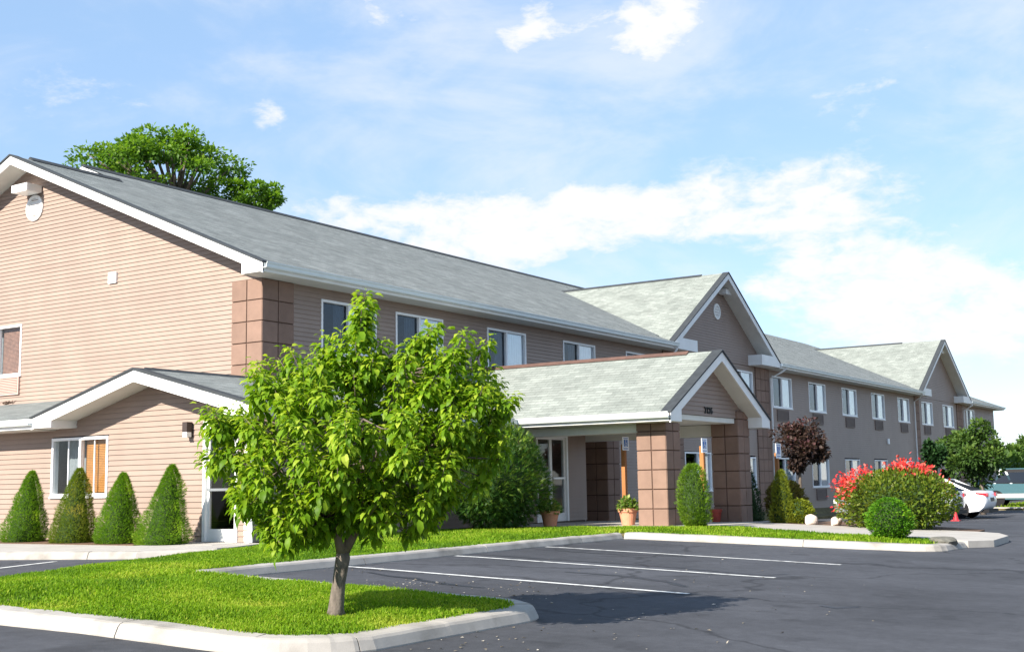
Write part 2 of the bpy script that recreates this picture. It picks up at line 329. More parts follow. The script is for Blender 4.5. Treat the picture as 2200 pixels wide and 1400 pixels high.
# ------------------------------------------------------------------ ground
def sst(a, b, x): t = np.clip((x-a)/(b-a), 0, 1); return t*t*(3-2*t)
def G(X, Y):
    b = .18+.039*np.clip(Y, -5, 10.8); return b*(1-.85*sst(21., 50., np.asarray(X, float)))
def gp(x, y, off=0.):                                        # photo pixel -> point on the ground (+off)
    d = ray(x, y); t = 1.
    for i in range(60):
        p = CAM+d*t; t = (G(p[0], p[1])+off-CAM[2])/d[2]
        t = min(max(t, .5), 400)
    return CAM+d*t
def ground():
    g = lambda lo, hi, fine0, fine1, st: np.unique(np.concatenate([np.linspace(lo, fine0, 12), np.arange(fine0, fine1, st), np.linspace(fine1, hi, 14)]))
    xs = g(-400, 1500, -2, 64, .6); ys = g(-600, 1200, -6, 24, .6)
    X, Y = np.meshgrid(xs, ys); Z = G(X, Y); V = np.stack([X, Y, Z], -1).reshape(-1, 3); nx = len(xs)
    i = (np.arange(len(ys)-1)[:, None]*nx+np.arange(nx-1)[None]).ravel(); F = np.stack([i, i+1, i+nx+1, i+nx], 1)
    tag(fast('parking_lot', V, F, 'asphalt', smooth=True), kind='structure')
ground()
def arc(cx, cy, r, a0, a1, n=8): return [(cx+r*math.cos(R(a)), cy+r*math.sin(R(a))) for a in np.linspace(a0, a1, n)]
def area_mesh(name, poly, h, mat, step=.3, mound=0., parent=None, skirt=.25):
    """ground patch with its own thickness, draped over the slope"""
    P = [Vector(p) for p in poly]; A = np.array(poly); lo, hi = A.min(0), A.max(0)
    pts = list(P); n = len(P)
    gx, gy = np.meshgrid(np.arange(lo[0], hi[0], step), np.arange(lo[1], hi[1], step)); q = np.stack([gx.ravel(), gy.ravel()], 1)
    q = q[inside(q, A, .06)]
    vs, es, fs, *_ = delaunay_2d_cdt(pts+[Vector(p) for p in q], [(i, (i+1) % n) for i in range(n)], [], 1, 1e-4)
    V = np.array([(v.x, v.y) for v in vs]); Z = G(V[:, 0], V[:, 1])+h
    if mound: Z += mound*np.clip(edge_dist(V, A)/.8, 0, 1)*(.6+.4*np.sin(V[:, 0]*1.7)*np.cos(V[:, 1]*1.3))
    VV = [(x, y, z) for (x, y), z in zip(V, Z)]; F = [list(f) for f in fs]; m = len(VV)
    VV += [(x, y, float(G(x, y))+h-skirt) for x, y in poly]; idx = {}
    for i, p in enumerate(poly): idx[i] = int(np.argmin(((V-np.array(p))**2).sum(1)))
    F += [[idx[i], idx[(i+1) % n], m+(i+1) % n, m+i] for i in range(n)]
    o = build(name, VV, F, mat, parent); return o
def inside(q, A, marg=0):
    x, y = q[:, 0], q[:, 1]; r = np.zeros(len(q), bool); n = len(A)
    for i in range(n):
        x0, y0 = A[i]; x1, y1 = A[(i+1) % n]
        if y0 == y1: continue
        c = ((y0 > y) != (y1 > y)) & (x < (x1-x0)*(y-y0)/(y1-y0)+x0); r ^= c
    if marg: r &= edge_dist(q, A) > marg
    return r
def edge_dist(q, A):
    d = np.full(len(q), 1e9); n = len(A)
    for i in range(n):
        a = np.array(A[i]); b = np.array(A[(i+1) % n]); ab = b-a; t = np.clip(((q-a)@ab)/(ab@ab+1e-12), 0, 1)
        d = np.minimum(d, np.linalg.norm(q-(a+t[:, None]*ab), axis=1))
    return d
def resample(path, st):
    P = np.array(path, float); d = np.r_[0, np.cumsum(np.linalg.norm(np.diff(P, axis=0), axis=1))]
    s = np.arange(0, d[-1], st) if d[-1] > st else np.array([0]); s = np.unique(np.r_[s, d[-1], d]); s = s[np.r_[True, np.diff(s) > .02]]
    return np.stack([np.interp(s, d, P[:, i]) for i in (0, 1)], 1), s
def kerb(path, side, seg=2.6, width=.27, h=.115, label=None):
    """kerb line: path = foot on the asphalt; side=+1 puts the body to the left of the path"""
    P, s = resample(path, .22); T = np.gradient(P, axis=0); T /= np.linalg.norm(T, axis=1)[:, None]; Nn = np.stack([-T[:, 1], T[:, 0]], 1)*side
    prof = [(0, -.2), (0, .012), (.035, h-.03), (.055, h-.01), (.085, h), (width, h+.004), (width, -.2)]
    root = None; cuts = [0]
    while cuts[-1] < s[-1]-.3: cuts.append(min(cuts[-1]+seg*random.uniform(.85, 1.15), s[-1]))
    if s[-1]-cuts[-2] < .8 and len(cuts) > 2: cuts.pop(-2)
    root = bpy.data.objects.new('kerb', None); col.objects.link(root); p0 = P[0]; root.location = (p0[0], p0[1], float(G(*p0))); WO[root] = Vector(root.location); root['kind'] = 'structure'
    for a, b in zip(cuts[:-1], cuts[1:]):
        ss = np.unique(np.r_[a+.006, s[(s > a+.03) & (s < b-.03)], b-.006]); V = []; dz = random.uniform(-.004, .004)
        for q in ss:
            p = np.array([np.interp(q, s, P[:, 0]), np.interp(q, s, P[:, 1])]); n_ = np.array([np.interp(q, s, Nn[:, 0]), np.interp(q, s, Nn[:, 1])]); n_ /= np.linalg.norm(n_); g = float(G(*p))
            e = random.uniform(-.003, .003)
            V += [(p[0]+n_[0]*o, p[1]+n_[1]*o, g+z+(dz+e if z > .02 else 0)) for o, z in prof]
        k = len(prof); F = [[i*k+j, i*k+(j+1) % k, (i+1)*k+(j+1) % k, (i+1)*k+j] for i in range(len(ss)-1) for j in range(k)]
        F += [list(range(k)), [(len(ss)-1)*k+j for j in range(k)]]
        build('kerb_stone', V, F, 'kerb_concrete', root)
    return root
ISL = [(6.3, 11.75), (6.45, 9.4), (6.56, 8.5)]+[(6.58, 7.3)]+arc(7.5, 7.0, .92, 190, 262, 7)+[(8.3, 6.08), (9.35, 6.06)]+arc(9.45, 6.75, .69, 275, 355, 8)+[(10.15, 7.6), (10.15, 10.95)]
K1 = [(10.15, 10.95), (20.45, 10.95)]
K2 = [(20.45, 10.95), (20.75, 8.8), (21.0, 6.7), (21.15, 6.2)]+arc(21.85, 6.1, .7, 190, 262, 6)+[(22.9, 5.35)]
LFT = [(14.25, 14.72), (11.5, 13.75), (8.62, 12.62), (6.3, 11.75)]
kerb(ISL[::-1], -1); kerb(K1, 1, 3.2, .2); kerb(K2, 1, 3.0); kerb(LFT[::-1], -1, 3, .14, .09)
LAWN = ISL+K1[1:]+K2[1:]+[(23.3, 6.4), (24.0, 10.7), (23.3, 11.2), (22.4, 13.4), (22.4, 15.5), (15.4, 15.5), (15.3, 15.05)]+LFT[:1]
def inset(poly, d):
    A = np.array(poly); n = len(A); sgn = np.sign(sum(A[i-1][0]*A[i][1]-A[i][0]*A[i-1][1] for i in range(n))); o = []
    for i in range(n):
        a, b, c = A[i-1], A[i], A[(i+1) % n]; t1 = (b-a)/np.linalg.norm(b-a); t2 = (c-b)/np.linalg.norm(c-b)
        n1 = np.array([-t1[1], t1[0]])*sgn; n2 = np.array([-t2[1], t2[0]])*sgn; m = n1+n2; m /= max(m@m/2, .35); o.append(tuple(b+m*d))
    return o
tag(area_mesh('lawn', inset(LAWN, .11), .085, 'soil', .35, .05), kind='structure')
SIDEWALK = [(15.42, 30), (15.42, 15.15), (14.25, 14.72), (13.9, 14.72), (13.0, 15.45), (12.1, 17.7), (10.6, 21.5), (10.0, 30)]
tag(area_mesh('lobby_sidewalk', inset(SIDEWALK, .02), .125, 'concrete', .5), kind='structure')
kerb([(10.3, 21.7), (11.95, 17.7), (12.85, 15.4), (13.75, 14.6)], 1, 2.9, .16, .12)
PAD = [(22.42, 15.6), (22.42, 13.45), (23.32, 11.3), (24.05, 10.75), (28.6, 10.75), (30.2, 13), (30.2, 18.4), (24, 18.4)]
tag(area_mesh('entrance_pavement', PAD, .135, 'concrete', .5), kind='structure')
SLAB = [(24.03, 10.72), (23.33, 6.42), (22.95, 5.35), (23.6, 5.05), (25.6, 5.2), (26.7, 5.6), (27.0, 6.1), (27.0, 8.2), (27.18, 10.72)]
tag(area_mesh('entrance_walk', SLAB, .12, 'concrete', .5), kind='structure')
BED = [(27.02, 6.1), (28.6, 6.3), (30.2, 8.5), (31.4, 12.9), (30.25, 12.95), (28.62, 10.72), (27.22, 10.72), (27.03, 8.2)]
tag(area_mesh('planting_bed', BED, .11, 'mulch', .5, .04), kind='structure')
tag(area_mesh('bed_along_wing', [(31.4, 15.6), (31.4, 18.4), (88, 18.4), (88, 16.2), (45, 16.2)], .07, 'soil', 1.2), kind='structure')
tag(area_mesh('verge', [(58.5, 13.4), (58.8, 3.0), (62, -30), (100, -60), (120, 8), (75, 14)], .1, 'soil', 4.0), kind='structure')
kerb([(62, -25), (58.8, 3.0), (58.5, 13.4)], -1, 3.5, .3, .14)
def paint(path, w=.10):
    P, s = resample(path, .4); T = np.gradient(P, axis=0); T /= np.linalg.norm(T, axis=1)[:, None]; Nn = np.stack([-T[:, 1], T[:, 0]], 1)
    V = []
    for p, n_ in zip(P, Nn):
        for k in (-1, 1): q = p+n_*k*w/2; V.append((q[0], q[1], float(G(*q))+.005))
    F = [[2*i, 2*i+1, 2*i+3, 2*i+2] for i in range(len(P)-1)]; tag(build('parking_line', V, F, 'paint_line'), kind='structure')
for x, y1 in ((12.6, 5.95), (15.05, 5.9), (17.62, 5.9)): paint([(x, 10.9), (x, y1)])
paint([(7.0, 14.2), (10.69, 15.65), (12.0, 16.2)])
plain('tar', (.018, .018, .021), .5, .3, 6, spec=.3)
def seam(pxs, w):
    P, sx = resample([tuple(gp(*p)[:2]) for p in pxs], .16); T = np.gradient(P, axis=0); T /= np.linalg.norm(T, axis=1)[:, None]; Nn = np.stack([-T[:, 1], T[:, 0]], 1); V = []; wob = 0; n = len(P)
    for i, (p, n_) in enumerate(zip(P, Nn)):
        wob = wob*.8+random.gauss(0, .018); ww = w*(.45+.55*math.sin(math.pi*(i+.5)/n))*random.uniform(.6, 1.3)
        for k in (-1, 1): q = p+n_*(wob+k*ww/2); V.append((q[0], q[1], float(G(*q))+.0025))
    tag(build('tar_seam', V, [[2*i, 2*i+1, 2*i+3, 2*i+2] for i in range(n-1)], 'tar'), kind='structure')
seam([(1010, 1190), (1200, 1202), (1400, 1215), (1560, 1229), (1640, 1235), (1690, 1232)], .09); seam([(790, 1229), (880, 1243), (960, 1255), (1040, 1262)], .15)
seam([(1215, 1228), (1330, 1236), (1420, 1247), (1480, 1260)], .16); seam([(1150, 1180), (1330, 1190), (1480, 1196)], .06); seam([(880, 1362), (960, 1350), (1060, 1342)], .10); seam([(1760, 1300), (1800, 1306), (1850, 1304)], .08)
def litter():
    q = []
    for px, py, rx, ry, n in ((890, 1253, 60, 5, 70), (1100, 1268, 60, 12, 60), (760, 1222, 60, 6, 40), (1500, 1260, 250, 60, 60), (1300, 1300, 200, 60, 60), (1000, 1372, 100, 20, 40)):
        for i in range(n): q.append(gp(px+random.gauss(0, rx), py+random.gauss(0, ry), .007))
    P = np.array(q); n = len(P); V, F = leaves(P, rng.normal(0, 1, (n, 3))*np.array((1, 1, .08)), np.tile((0, 0, 1.), (n, 1))+rng.normal(0, .15, (n, 3)), rng.uniform(.015, .05, n), DIA)
    tag(fast('leaf_litter', V, F, 'litter', None, np.repeat(rng.random(n), 4)), 'dry leaf scraps and grit scattered over the parking stalls', 'litter', kind='stuff')
for x in (33.5, 36.3, 39.1, 41.9, 44.7, 47.5, 50.3, 53.1): paint([(x, 15.9), (x, 10.9)])

# ------------------------------------------------------------------ building parts
SP = .0995                                                   # siding exposure
def free_spans(a0, a1, z0, z1, ops):
    cut = sorted((p, q) for p, q, u, v in ops if u < z1-.02 and v > z0+.02); o = []; a = a0
    for p, q in cut:
        if p > a: o.append((a, min(p, a1)))
        a = max(a, q)
    if a < a1: o.append((a, a1))
    return [(p, q) for p, q in o if q-p > .02]
def lap_wall(parent, axis, plane, a0, a1, z0, z1, ops=(), clip=None, single=True, name='wall'):
    """backing wall with openings; lapped siding boards on it, each its own object when single"""
    T = W(axis, plane); mb = MB(); bd = MB(); rows = int(math.ceil((z1-z0)/SP)); todo = []
    for i in range(rows):
        u, v = z0+i*SP, min(z0+(i+1)*SP, z1); lo, hi = a0, a1
        if clip: lo, hi = clip((u+v)/2)
        if hi-lo < .05: continue
        for p, q in free_spans(lo, hi, u, v, ops):
            wbox(mb, T, p, q, -.12, -.001, u, v)
            P = [T(p, 0, v+.012), T(p, .004, v+.012), T(p, .024, u), T(p, 0, u)]; D = np.array(T(q, 0, 0))-np.array(T(p, 0, 0)); todo.append((P, D))
    w = mb.out(name, 'siding', parent)
    if single:
        for P, D in todo: MB().poly(P, D).out('siding_board', 'siding', w)
    else:
        for P, D in todo: bd.poly(P, D)
        tag(bd.out('siding_boards', 'siding', w), kind='stuff')
    return w
def window(parent, axis, plane, a0, a1, z0, z1, style='curtain', muntin=False):
    T = W(axis, plane); b = .055; m = MB(); mid = (a0+a1)/2
    for q in ((a0, a1, z0, z0+b), (a0, a1, z1-b, z1), (a0, a0+b, z0+b, z1-b), (a1-b, a1, z0+b, z1-b)): wbox(m, T, q[0], q[1], -.10, .032, q[2], q[3])
    wbox(m, T, a0-.03, a1+.03, .0, .05, z0-.035, z0-.002)
    f = m.out('window', 'vinyl_frame', parent)
    flip = axis == 'y'
    m = MB(); wbox(m, T, mid-.035, mid+.035, -.07, .018, z0+b, z1-b)
    if muntin:
        for k in (.27, .73):
            a = a0+(a1-a0)*k; wbox(m, T, a-.012, a+.012, -.045, -.02, z0+b, z1-b)
    m.out('mullion', 'vinyl_frame', f)
    for p, q, o in ((a0+b, mid-.035, -.05), (mid+.035, a1-b, -.03)):
        m = MB(); wbox(m, T, p, q, o-.006, o, z0+b, z1-b); m.out('pane', 'glass_clear' if style in ('blind', 'red') else 'glass_window' if p > a0+.3 else 'glass_screen', f)
    m = MB()                                                 # the room behind: a shallow dark box
    wbox(m, T, a0-.1, a1+.1, -.9, -.86, z0-.2, z1+.2); wbox(m, T, a0-.1, a0-.06, -.86, -.13, z0-.2, z1+.2); wbox(m, T, a1+.06, a1+.1, -.86, -.13, z0-.2, z1+.2)
    wbox(m, T, a0-.06, a1+.06, -.86, -.13, z0-.2, z0-.16); wbox(m, T, a0-.06, a1+.06, -.86, -.13, z1+.16, z1+.2); m.out('room', 'interior_dark', f)
    def drape(p, q, o, mat, amp=.022, wl=.11):
        n = max(int((q-p)/wl*6), 6); V = []; F = []
        for i in range(n+1):
            a = p+(q-p)*i/n; w = o+amp*math.sin(i/6*2*math.pi+a)+random.uniform(-.004, .004); V += [T(a, w, z0+.03), T(a, w+random.uniform(-.004, .004), z1-.03)]
        F = [[2*i, 2*i+1, 2*i+3, 2*i+2] for i in range(n)]; build('curtain', V, F, mat, f, True)
    def slats(p, q, o, mat, tilt=.5, zt=None):
        m = MB(); z = z0+b+.02; zt = zt or z1-b
        while z < zt:
            c = [T(p, o-.006, z+.036), T(p, o+.012, z), T(p, o+.015, z+.001), T(p, o-.003, z+.037)]; m.poly(c, np.array(T(q, 0, 0))-np.array(T(p, 0, 0))); z += .033
        m.out('blind', mat, f)
    if style == 'curtain':
        drape(mid+.03, a1-b, -.10, 'curtain_white'); drape(a0+b+(mid-a0)*.55, mid+.03, -.16, 'curtain_grey')
    elif style == 'wing':
        drape(mid-.02, a1-b, -.085, 'curtain_white', .012, .09); drape(a0+b, a0+b+.14, -.2, 'curtain_grey')
    elif style == 'blind':
        lo, hi = (a0+b, mid-.035) if flip else (mid+.035, a1-b); slats(lo, hi, -.12, 'wood_blind', 1.4)
        lo, hi = (mid, a1-b) if flip else (a0+b, mid); drape(lo, hi, -.3, 'curtain_grey', .01)
    elif style == 'red':
        lo, hi = (a0+b, mid-.035) if flip else (mid+.035, a1-b); slats(lo, hi, -.12, 'red_blind', 1.2)
        lo, hi = (mid, a1-b) if flip else (a0+b, mid); drape(lo, hi, -.25, 'curtain_grey')
    return f
def ptac(parent, axis, plane, a0, a1, z0, z1, mat='grille'):
    T = W(axis, plane); m = MB(); wbox(m, T, a0, a1, -.02, .035, z0, z1); o = m.out('air_conditioner', mat, parent); m = MB(); n = 9
    for i in range(n):
        z = z0+.03+(z1-z0-.06)*(i+.5)/n; m.poly([T(a0+.04, .036, z-.008), T(a0+.04, .056, z-.014), T(a0+.04, .056, z-.004), T(a0+.04, .036, z+.012)], np.array(T(a1-.04, 0, 0))-np.array(T(a0+.04, 0, 0)))
    m.out('louvre', mat, o); m = MB()
    for q in ((a0-.02, a1+.02, z0-.02, z0+.02), (a0-.02, a1+.02, z1-.02, z1+.02), (a0-.02, a0+.02, z0+.02, z1-.02), (a1-.02, a1+.02, z0+.02, z1-.02)): wbox(m, T, q[0], q[1], .0, .06, q[2], q[3])
    m.out('grille_frame', mat, o); return o
def roof_plane(name, e0, e1, t0, t1, mat, parent, step=.145):
    """lower edge e0-e1, upper edge t0-t1, laid in stepped shingle courses"""
    e0, e1, t0, t1 = map(lambda p: np.array(p, float), (e0, e1, t0, t1)); n = int(round(max(np.linalg.norm(t0-e0), np.linalg.norm(t1-e1))/step)); V = []; F = []; UV = []
    nr = np.cross(e1-e0, t0-e0) if np.linalg.norm(e1-e0) > .1 else np.cross(e1-t1, t0-t1); nr /= np.linalg.norm(nr); nr *= np.sign(nr[2]); along = (e1-e0)/np.linalg.norm(e1-e0)
    for i in range(n):
        for k, (s, hgt) in enumerate(((i/n, .0028), ((i+1)/n, .0006))):
            for a, b in ((e0, t0), (e1, t1)):
                p = a+(b-a)*s; V.append(p+nr*hgt); UV.append(((p-e0)@along, (i+k)*step+.002))
        q = 4*i; F.append([q, q+1, q+3, q+2])
        if i: F.append([q-2, q-1, q+1, q])
    # underside, so the roof is a closed slab
    q = len(V); V += [e0-nr*.03, e1-nr*.03, t1-nr*.03, t0-nr*.03]; UV += [(0, 0)]*4; F += [[q, q+1, q+2, q+3], [0, 1, q+1, q]]
    return build(name, V, F, mat, parent, uv=UV)
def bar(mb, p, q, w, h, side):                               # beam p->q, w along side vector, h downwards
    p, q, side = np.array(p, float), np.array(q, float), np.array(side, float); mb.poly([p, p+side*w, p+side*w-np.array((0, 0, h)), p-np.array((0, 0, h))], q-p); return mb
BLK = {}
def pillar(parent, x0, x1, y0, y1, z0, z1, bh, faces='wx', name='column', n=2, zoff=0., cham=.05):
    """core with recessed joints, faced with blocks on the named sides: w=-X, s=-Y, e=+X, n=+Y"""
    m = MB(); g = .022; m.box(x0+g, x1-g, y0+g, y1-g, z0, z1); core = m.out(name, 'joint', parent); j = .011; t = .03
    rows = []; z = z1-zoff if zoff else z1; 
    if zoff: rows.append((z1-zoff, z1))
    while z > z0+.03: rows.append((max(z-bh, z0), z)); z -= bh
    for fc in faces:
        L = (y1-y0) if fc in 'we' else (x1-x0)
        for u, v in rows:
            for k in range(n):
                a, b = L*k/n, L*(k+1)/n; ln = b-a-2*j; hh = v-u-2*j
                key = (fc in 'we', round(ln, 3), round(hh, 3))
                if key not in BLK:
                    BLK[key] = chamfer(t if key[0] else ln, ln if key[0] else t, hh, .006); BLK[key].materials.append(MATS['block'])
                c = {'w': (x0+t/2, y0+(a+b)/2), 'e': (x1-t/2, y0+(a+b)/2), 's': (x0+(a+b)/2, y0+t/2), 'n': (x0+(a+b)/2, y1-t/2)}[fc]
                d = random.uniform(-.0025, .0025); o = bpy.data.objects.new('block', BLK[key])
                link(o, core, (c[0]+(d if fc in 'we' else 0), c[1]+(d if fc in 'sn' else 0), (u+v)/2))
    return core
def gutter(parent, axis, fixed, a0, a1, zt, drop=.2):
    """gutter trough hung on a white fascia board; outward is negative along the other axis"""
    T = W(axis, fixed); m = MB(); wbox(m, T, a0, a1, -.03, .0, zt-drop, zt); o = m.out('fascia', 'white_trim', parent)
    pr = [(.002, -.135), (.085, -.135), (.10, -.115), (.105, -.06), (.125, -.03), (.125, -.012), (.115, -.012), (.112, -.03), (.095, -.055), (.09, -.11), (.08, -.125), (.002, -.125)]
    m = MB(); m.poly([T(a0, a, zt+b) for a, b in pr], np.array(T(a1, 0, 0))-np.array(T(a0, 0, 0))); g = m.out('gutter', 'gutter', parent); return o
def downspout(parent, pts, r=.038, name='downspout'):
    m = MB(); m.tube(pts, r, 6); return m.out(name, 'white_trim', parent)

FL = .735                                                    # floor level of lobby and motel
XG, YF = 18.576, 18.431                                      # gable end wall and long front wall
EZ, SZ = 6.29, 6.09                                          # eave top, soffit
MS = .4226
motel = empty('motel_building', (XG, YF, .2), 'long two storey tan motel with grey shingled gable roofs and rows of sliding windows', 'building')
ridge1 = (26.50, EZ+MS*(26.50-17.83)); ridge2 = (28.06, EZ+MS*(28.06-17.83))
XE = 88.5; OV = .6; xr = XG-OV; xs = 21.3
# gable end wall
gw = [(26.62, 28.55, 4.53, 5.80)]
def gclip(z): 
    d = max((z-.05-6.40)/MS, 0)+.0; return (YF+d, 2*ridge1[0]-YF-d)
lap_wall(motel, 'y', XG, YF, 34.6, 2.6, ridge1[1]-.25, gw, gclip)
window(motel, 'y', XG, *gw[0], style='red'); ptac(motel, 'y', XG, 26.66, 28.3, 4.07, 4.49, 'grille_pink')
# long front wall: near part board by board, the rest as one mass
up = [(x, x+1.93, 4.63, 5.84) for x in (20.4, 23.06, 26.98, 30.95, 34.9)]
wingx = [47.58, 51.85, 56.32, 60.87, 65.42]; wu = [(x, x+2.2, 4.58, 5.86) for x in wingx]; wl = [(x, x+2.2, 1.29, 2.53) for x in wingx]
g1u = [(43.3, 45.5, 4.60, 5.86)]; g1l = [(39.06, 41.26, 1.30, 2.66), (43.3, 45.5, 1.3, 2.53)]
g2u = [(70.1, 72.45, 4.58, 5.86), (74.8, 77.3, 4.58, 5.88)]; endu = [(80.6, 82.8, 4.58, 5.86)]
lap_wall(motel, 'x', YF, XG+.02, 39.0, 3.45, SZ, up); lap_wall(motel, 'x', YF, 29.0, 39.0, .2, 3.45, (), single=False)
for o in up: window(motel, 'x', YF, *o)
lap_wall(motel, 'x', YF, 39.0, 46.0, .2, SZ, g1u+g1l, single=False); lap_wall(motel, 'x', YF, 46.0, 68.6, .2, SZ, wu+wl, single=False); lap_wall(motel, 'x', YF, 68.6, XE, .2, SZ, g2u+endu, single=False)
for o in wu+wl+g2u+endu: window(motel, 'x', YF, *o, style='wing'); ptac(motel, 'x', YF, o[0]+.42, o[0]+1.66, o[2]-.54, o[2]-.1)
for o in g1u+g1l: window(motel, 'x', YF, *o, style='wing')
boxes('rear_wall', 'siding', motel, [(XE-.1, XE, YF, 37, .2, SZ), (XG+.2, XE, 37.2, 37.4, .2, SZ), (XG, XG+.1, 34.5, 37.4, .2, SZ)])
# corner pillar and pilasters
pillar(motel, XG-.05, XG+.93, YF-.05, YF+.86, 2.6, SZ-.012, .455, 'ws', 'corner_pillar')
for x0, x1 in ((37.55, 38.95), (45.75, 47.2), (68.65, 69.55), (78.1, 79.5)): pillar(motel, x0, x1, YF-.06, YF+.1, .25, SZ-.012, .455, 's', 'pilaster', 3)
# main roof
roof = roof_plane('roof', (xr, 17.83, EZ), (xs, 17.83, EZ), (xr, ridge1[0], ridge1[1]), (xs, ridge1[0], ridge1[1]), 'shingle', motel)
hipx = XE+OV-(ridge2[0]-17.83)
for xa, xb, yl in ((xs, 37.4, 17.83), (37.4, 47.05, 18.6), (47.05, 68.45, 17.83), (68.45, 78.9, 18.6)):
    zl = EZ+MS*(yl-17.83); roof_plane('roof', (xa, yl, zl), (xb, yl, zl), (xa, ridge2[0], ridge2[1]), (xb, ridge2[0], ridge2[1]), 'shingle', motel)
roof_plane('roof', (79.5, 17.83, EZ), (XE+OV, 17.83, EZ), (hipx, ridge2[0], ridge2[1]), (hipx+.01, ridge2[0], ridge2[1]), 'shingle', motel)
rb = 2*ridge2[0]-17.83
roof_plane('roof', (XE+OV, 17.83, EZ), (XE+OV, rb, EZ), (hipx, ridge2[0], ridge2[1]), (hipx, ridge2[0]+.01, ridge2[1]), 'shingle', motel)
roof_plane('roof', (xs, rb, EZ), (XE+OV, rb, EZ), (xs, ridge2[0], ridge2[1]), (hipx, ridge2[0], ridge2[1]), 'shingle', motel, .6)
r1b = 2*ridge1[0]-17.83
roof_plane('roof', (xr, r1b, EZ), (xs, r1b, EZ), (xr, ridge1[0], ridge1[1]), (xs, ridge1[0], ridge1[1]), 'shingle', motel, .3)
m = MB(); m.poly([(xs+.25, 26.6, 9.2), (xs+.25, ridge2[0], ridge2[1]-.06), (xs+.25, rb, EZ-.06), (xs+.25, 34.2, EZ-.06)], (.05, 0, 0)); m.out('upper_gable', 'siding', motel)
m = MB(); bar(m, (xs, 26.8, ridge2[1]-MS*1.26-.02), (xs, ridge2[0], ridge2[1]-.02), .03, .22, (-1, 0, 0)); bar(m, (xs, ridge2[0], ridge2[1]-.02), (xs, rb, EZ-.02), .03, .22, (-1, 0, 0)); m.out('rake_board', 'white_trim', motel)
def cap(parent, p, q, mat='drip', w=.14, h=.05):
    p, q = np.array(p, float), np.array(q, float); t = (q-p)/np.linalg.norm(q-p); s = np.cross(t, (0, 0, 1)); m = MB()
    m.poly([p+s*w-np.array((0, 0, .06)), p+np.array((0, 0, h)), p-s*w-np.array((0, 0, .06)), p-np.array((0, 0, .03))], q-p); return m.out('ridge_cap', mat, parent)
cap(motel, (xr+.55, ridge1[0], ridge1[1]+.02), (xs, ridge1[0], ridge1[1]+.02)); cap(motel, (xs, ridge2[0], ridge2[1]+.02), (70, ridge2[0], ridge2[1]+.02))
def rake(parent, axis, plane, ca, hw, ze, za, wallo=OV, fh=.23, box=.6, bz=.2, drip=True, hh=.22):
    """gable rake: two white boards, sloping soffit back to the wall, boxed returns at both eaves, dark shingle edge"""
    T = W(axis, plane); tv = lambda a, o, z: np.array(T(a, o, z)); d_in = np.array(T(0, -1, 0))-np.array(T(0, 0, 0)); sl = (za-ze)/hw
    m = MB(); sf = MB(); dr = MB()
    for s in (-1, 1):
        e = (ca+s*hw, ze); b = [tv(e[0], 0, ze), tv(ca, 0, za), tv(ca, 0, za-fh), tv(e[0], 0, ze-fh)]; m.poly(b, d_in*.035)
        q = [tv(e[0]-s*.05, -.036, ze-fh+.05), tv(ca, -.036, za-fh+.05), tv(ca, -.036, za-fh+.02), tv(e[0]-s*.05, -.036, ze-fh+.02)]; sf.poly(q, d_in*(wallo-.03))
        dr.poly([tv(e[0]+s*.02, .03, ze+.025-.02*sl), tv(ca, .03, za+.03), tv(ca, .03, za-.012), tv(e[0]+s*.02, .03, ze-.012-.02*sl)], d_in*.25)
    f = m.out('rake_board', 'white_trim', parent); sf.out('soffit', 'soffit', parent)
    if drip: dr.out('shingle_edge', 'drip', parent)
    for s in (-1, 1):
        m = MB(); a0, a1 = sorted((ca+s*(hw-.01), ca+s*(hw-box))); zb = ze-bz
        o_, i_ = ca+s*(hw-.01), ca+s*(hw-box); up_ = max(hh-.19, .001)
        m.poly([tv(o_, .004, zb), tv(i_, .004, zb), tv(i_, .004, zb+hh), tv(o_-s*min(up_/sl+.02, box-.02), .004, zb+hh), tv(o_, .004, zb+.19)], d_in*(wallo-.002)); m.out('eave_return', 'white_trim', parent)
    return f
rake(motel, 'y', xr, ridge1[0], ridge1[0]-17.83, EZ-.01, ridge1[1]-.01)
# eave soffits, fascia and gutters along the front
boxes('eave_soffit', 'soffit', motel, [(xr+.04, 37.4, 17.85, YF, SZ-.012, SZ), (47.05, 68.45, 17.85, YF, SZ-.012, SZ), (79.5, XE+OV-.04, 17.85, YF, SZ-.012, SZ), (XE, XE+OV-.04, YF, 37, SZ-.012, SZ)])
for a0, a1 in ((xr+.01, 37.5), (47.1, 68.5), (79.6, XE+OV)): gutter(motel, 'x', 17.83, a0, a1, EZ-.005)
# floodlight, round vent and box vent on the end gable
def disc(parent, axis, plane, a, z, r, name='gable_vent', mat='white_trim'):
    T = W(axis, plane); m = MB(); c = T(a, 0, z); s = -1
    m.lathe([(r*.72, s*.02), (r*.74, s*.05), (r, s*.05), (r, 0)], c, 28, 'y' if axis == 'x' else 'x'); o = m.out(name, mat, parent); m = MB()
    for i in range(7):
        zz = z-r*.6+r*1.2*(i+.5)/7; hwid = math.sqrt(max((r*.72)**2-(zz-z)**2, .0001)); wbox(m, T, a-hwid, a+hwid, .021, .04, zz-.018, zz+.012)
    m.out('louvre', mat, o); return o
def flood(parent, axis, plane, a, z, w=.42, d=.36):
    T = W(axis, plane); m = MB(); wbox(m, T, a-w/2, a+w/2, .04, .04+d, z-.09, z+.09); o = m.out('floodlight', 'white_trim', parent)
    m = MB(); wbox(m, T, a-.05, a+.05, 0, .04, z-.12, z+.12); m.out('bracket', 'lamp_bronze', o); m = MB(); wbox(m, T, a-w/2+.04, a+w/2-.04, .07, .03+d, z-.105, z-.091); m.out('lens', 'lamp_glass', o)
disc(motel, 'y', XG, 26.26, 8.68, .33); flood(motel, 'y', XG, 26.3, 9.12, .62, .42)
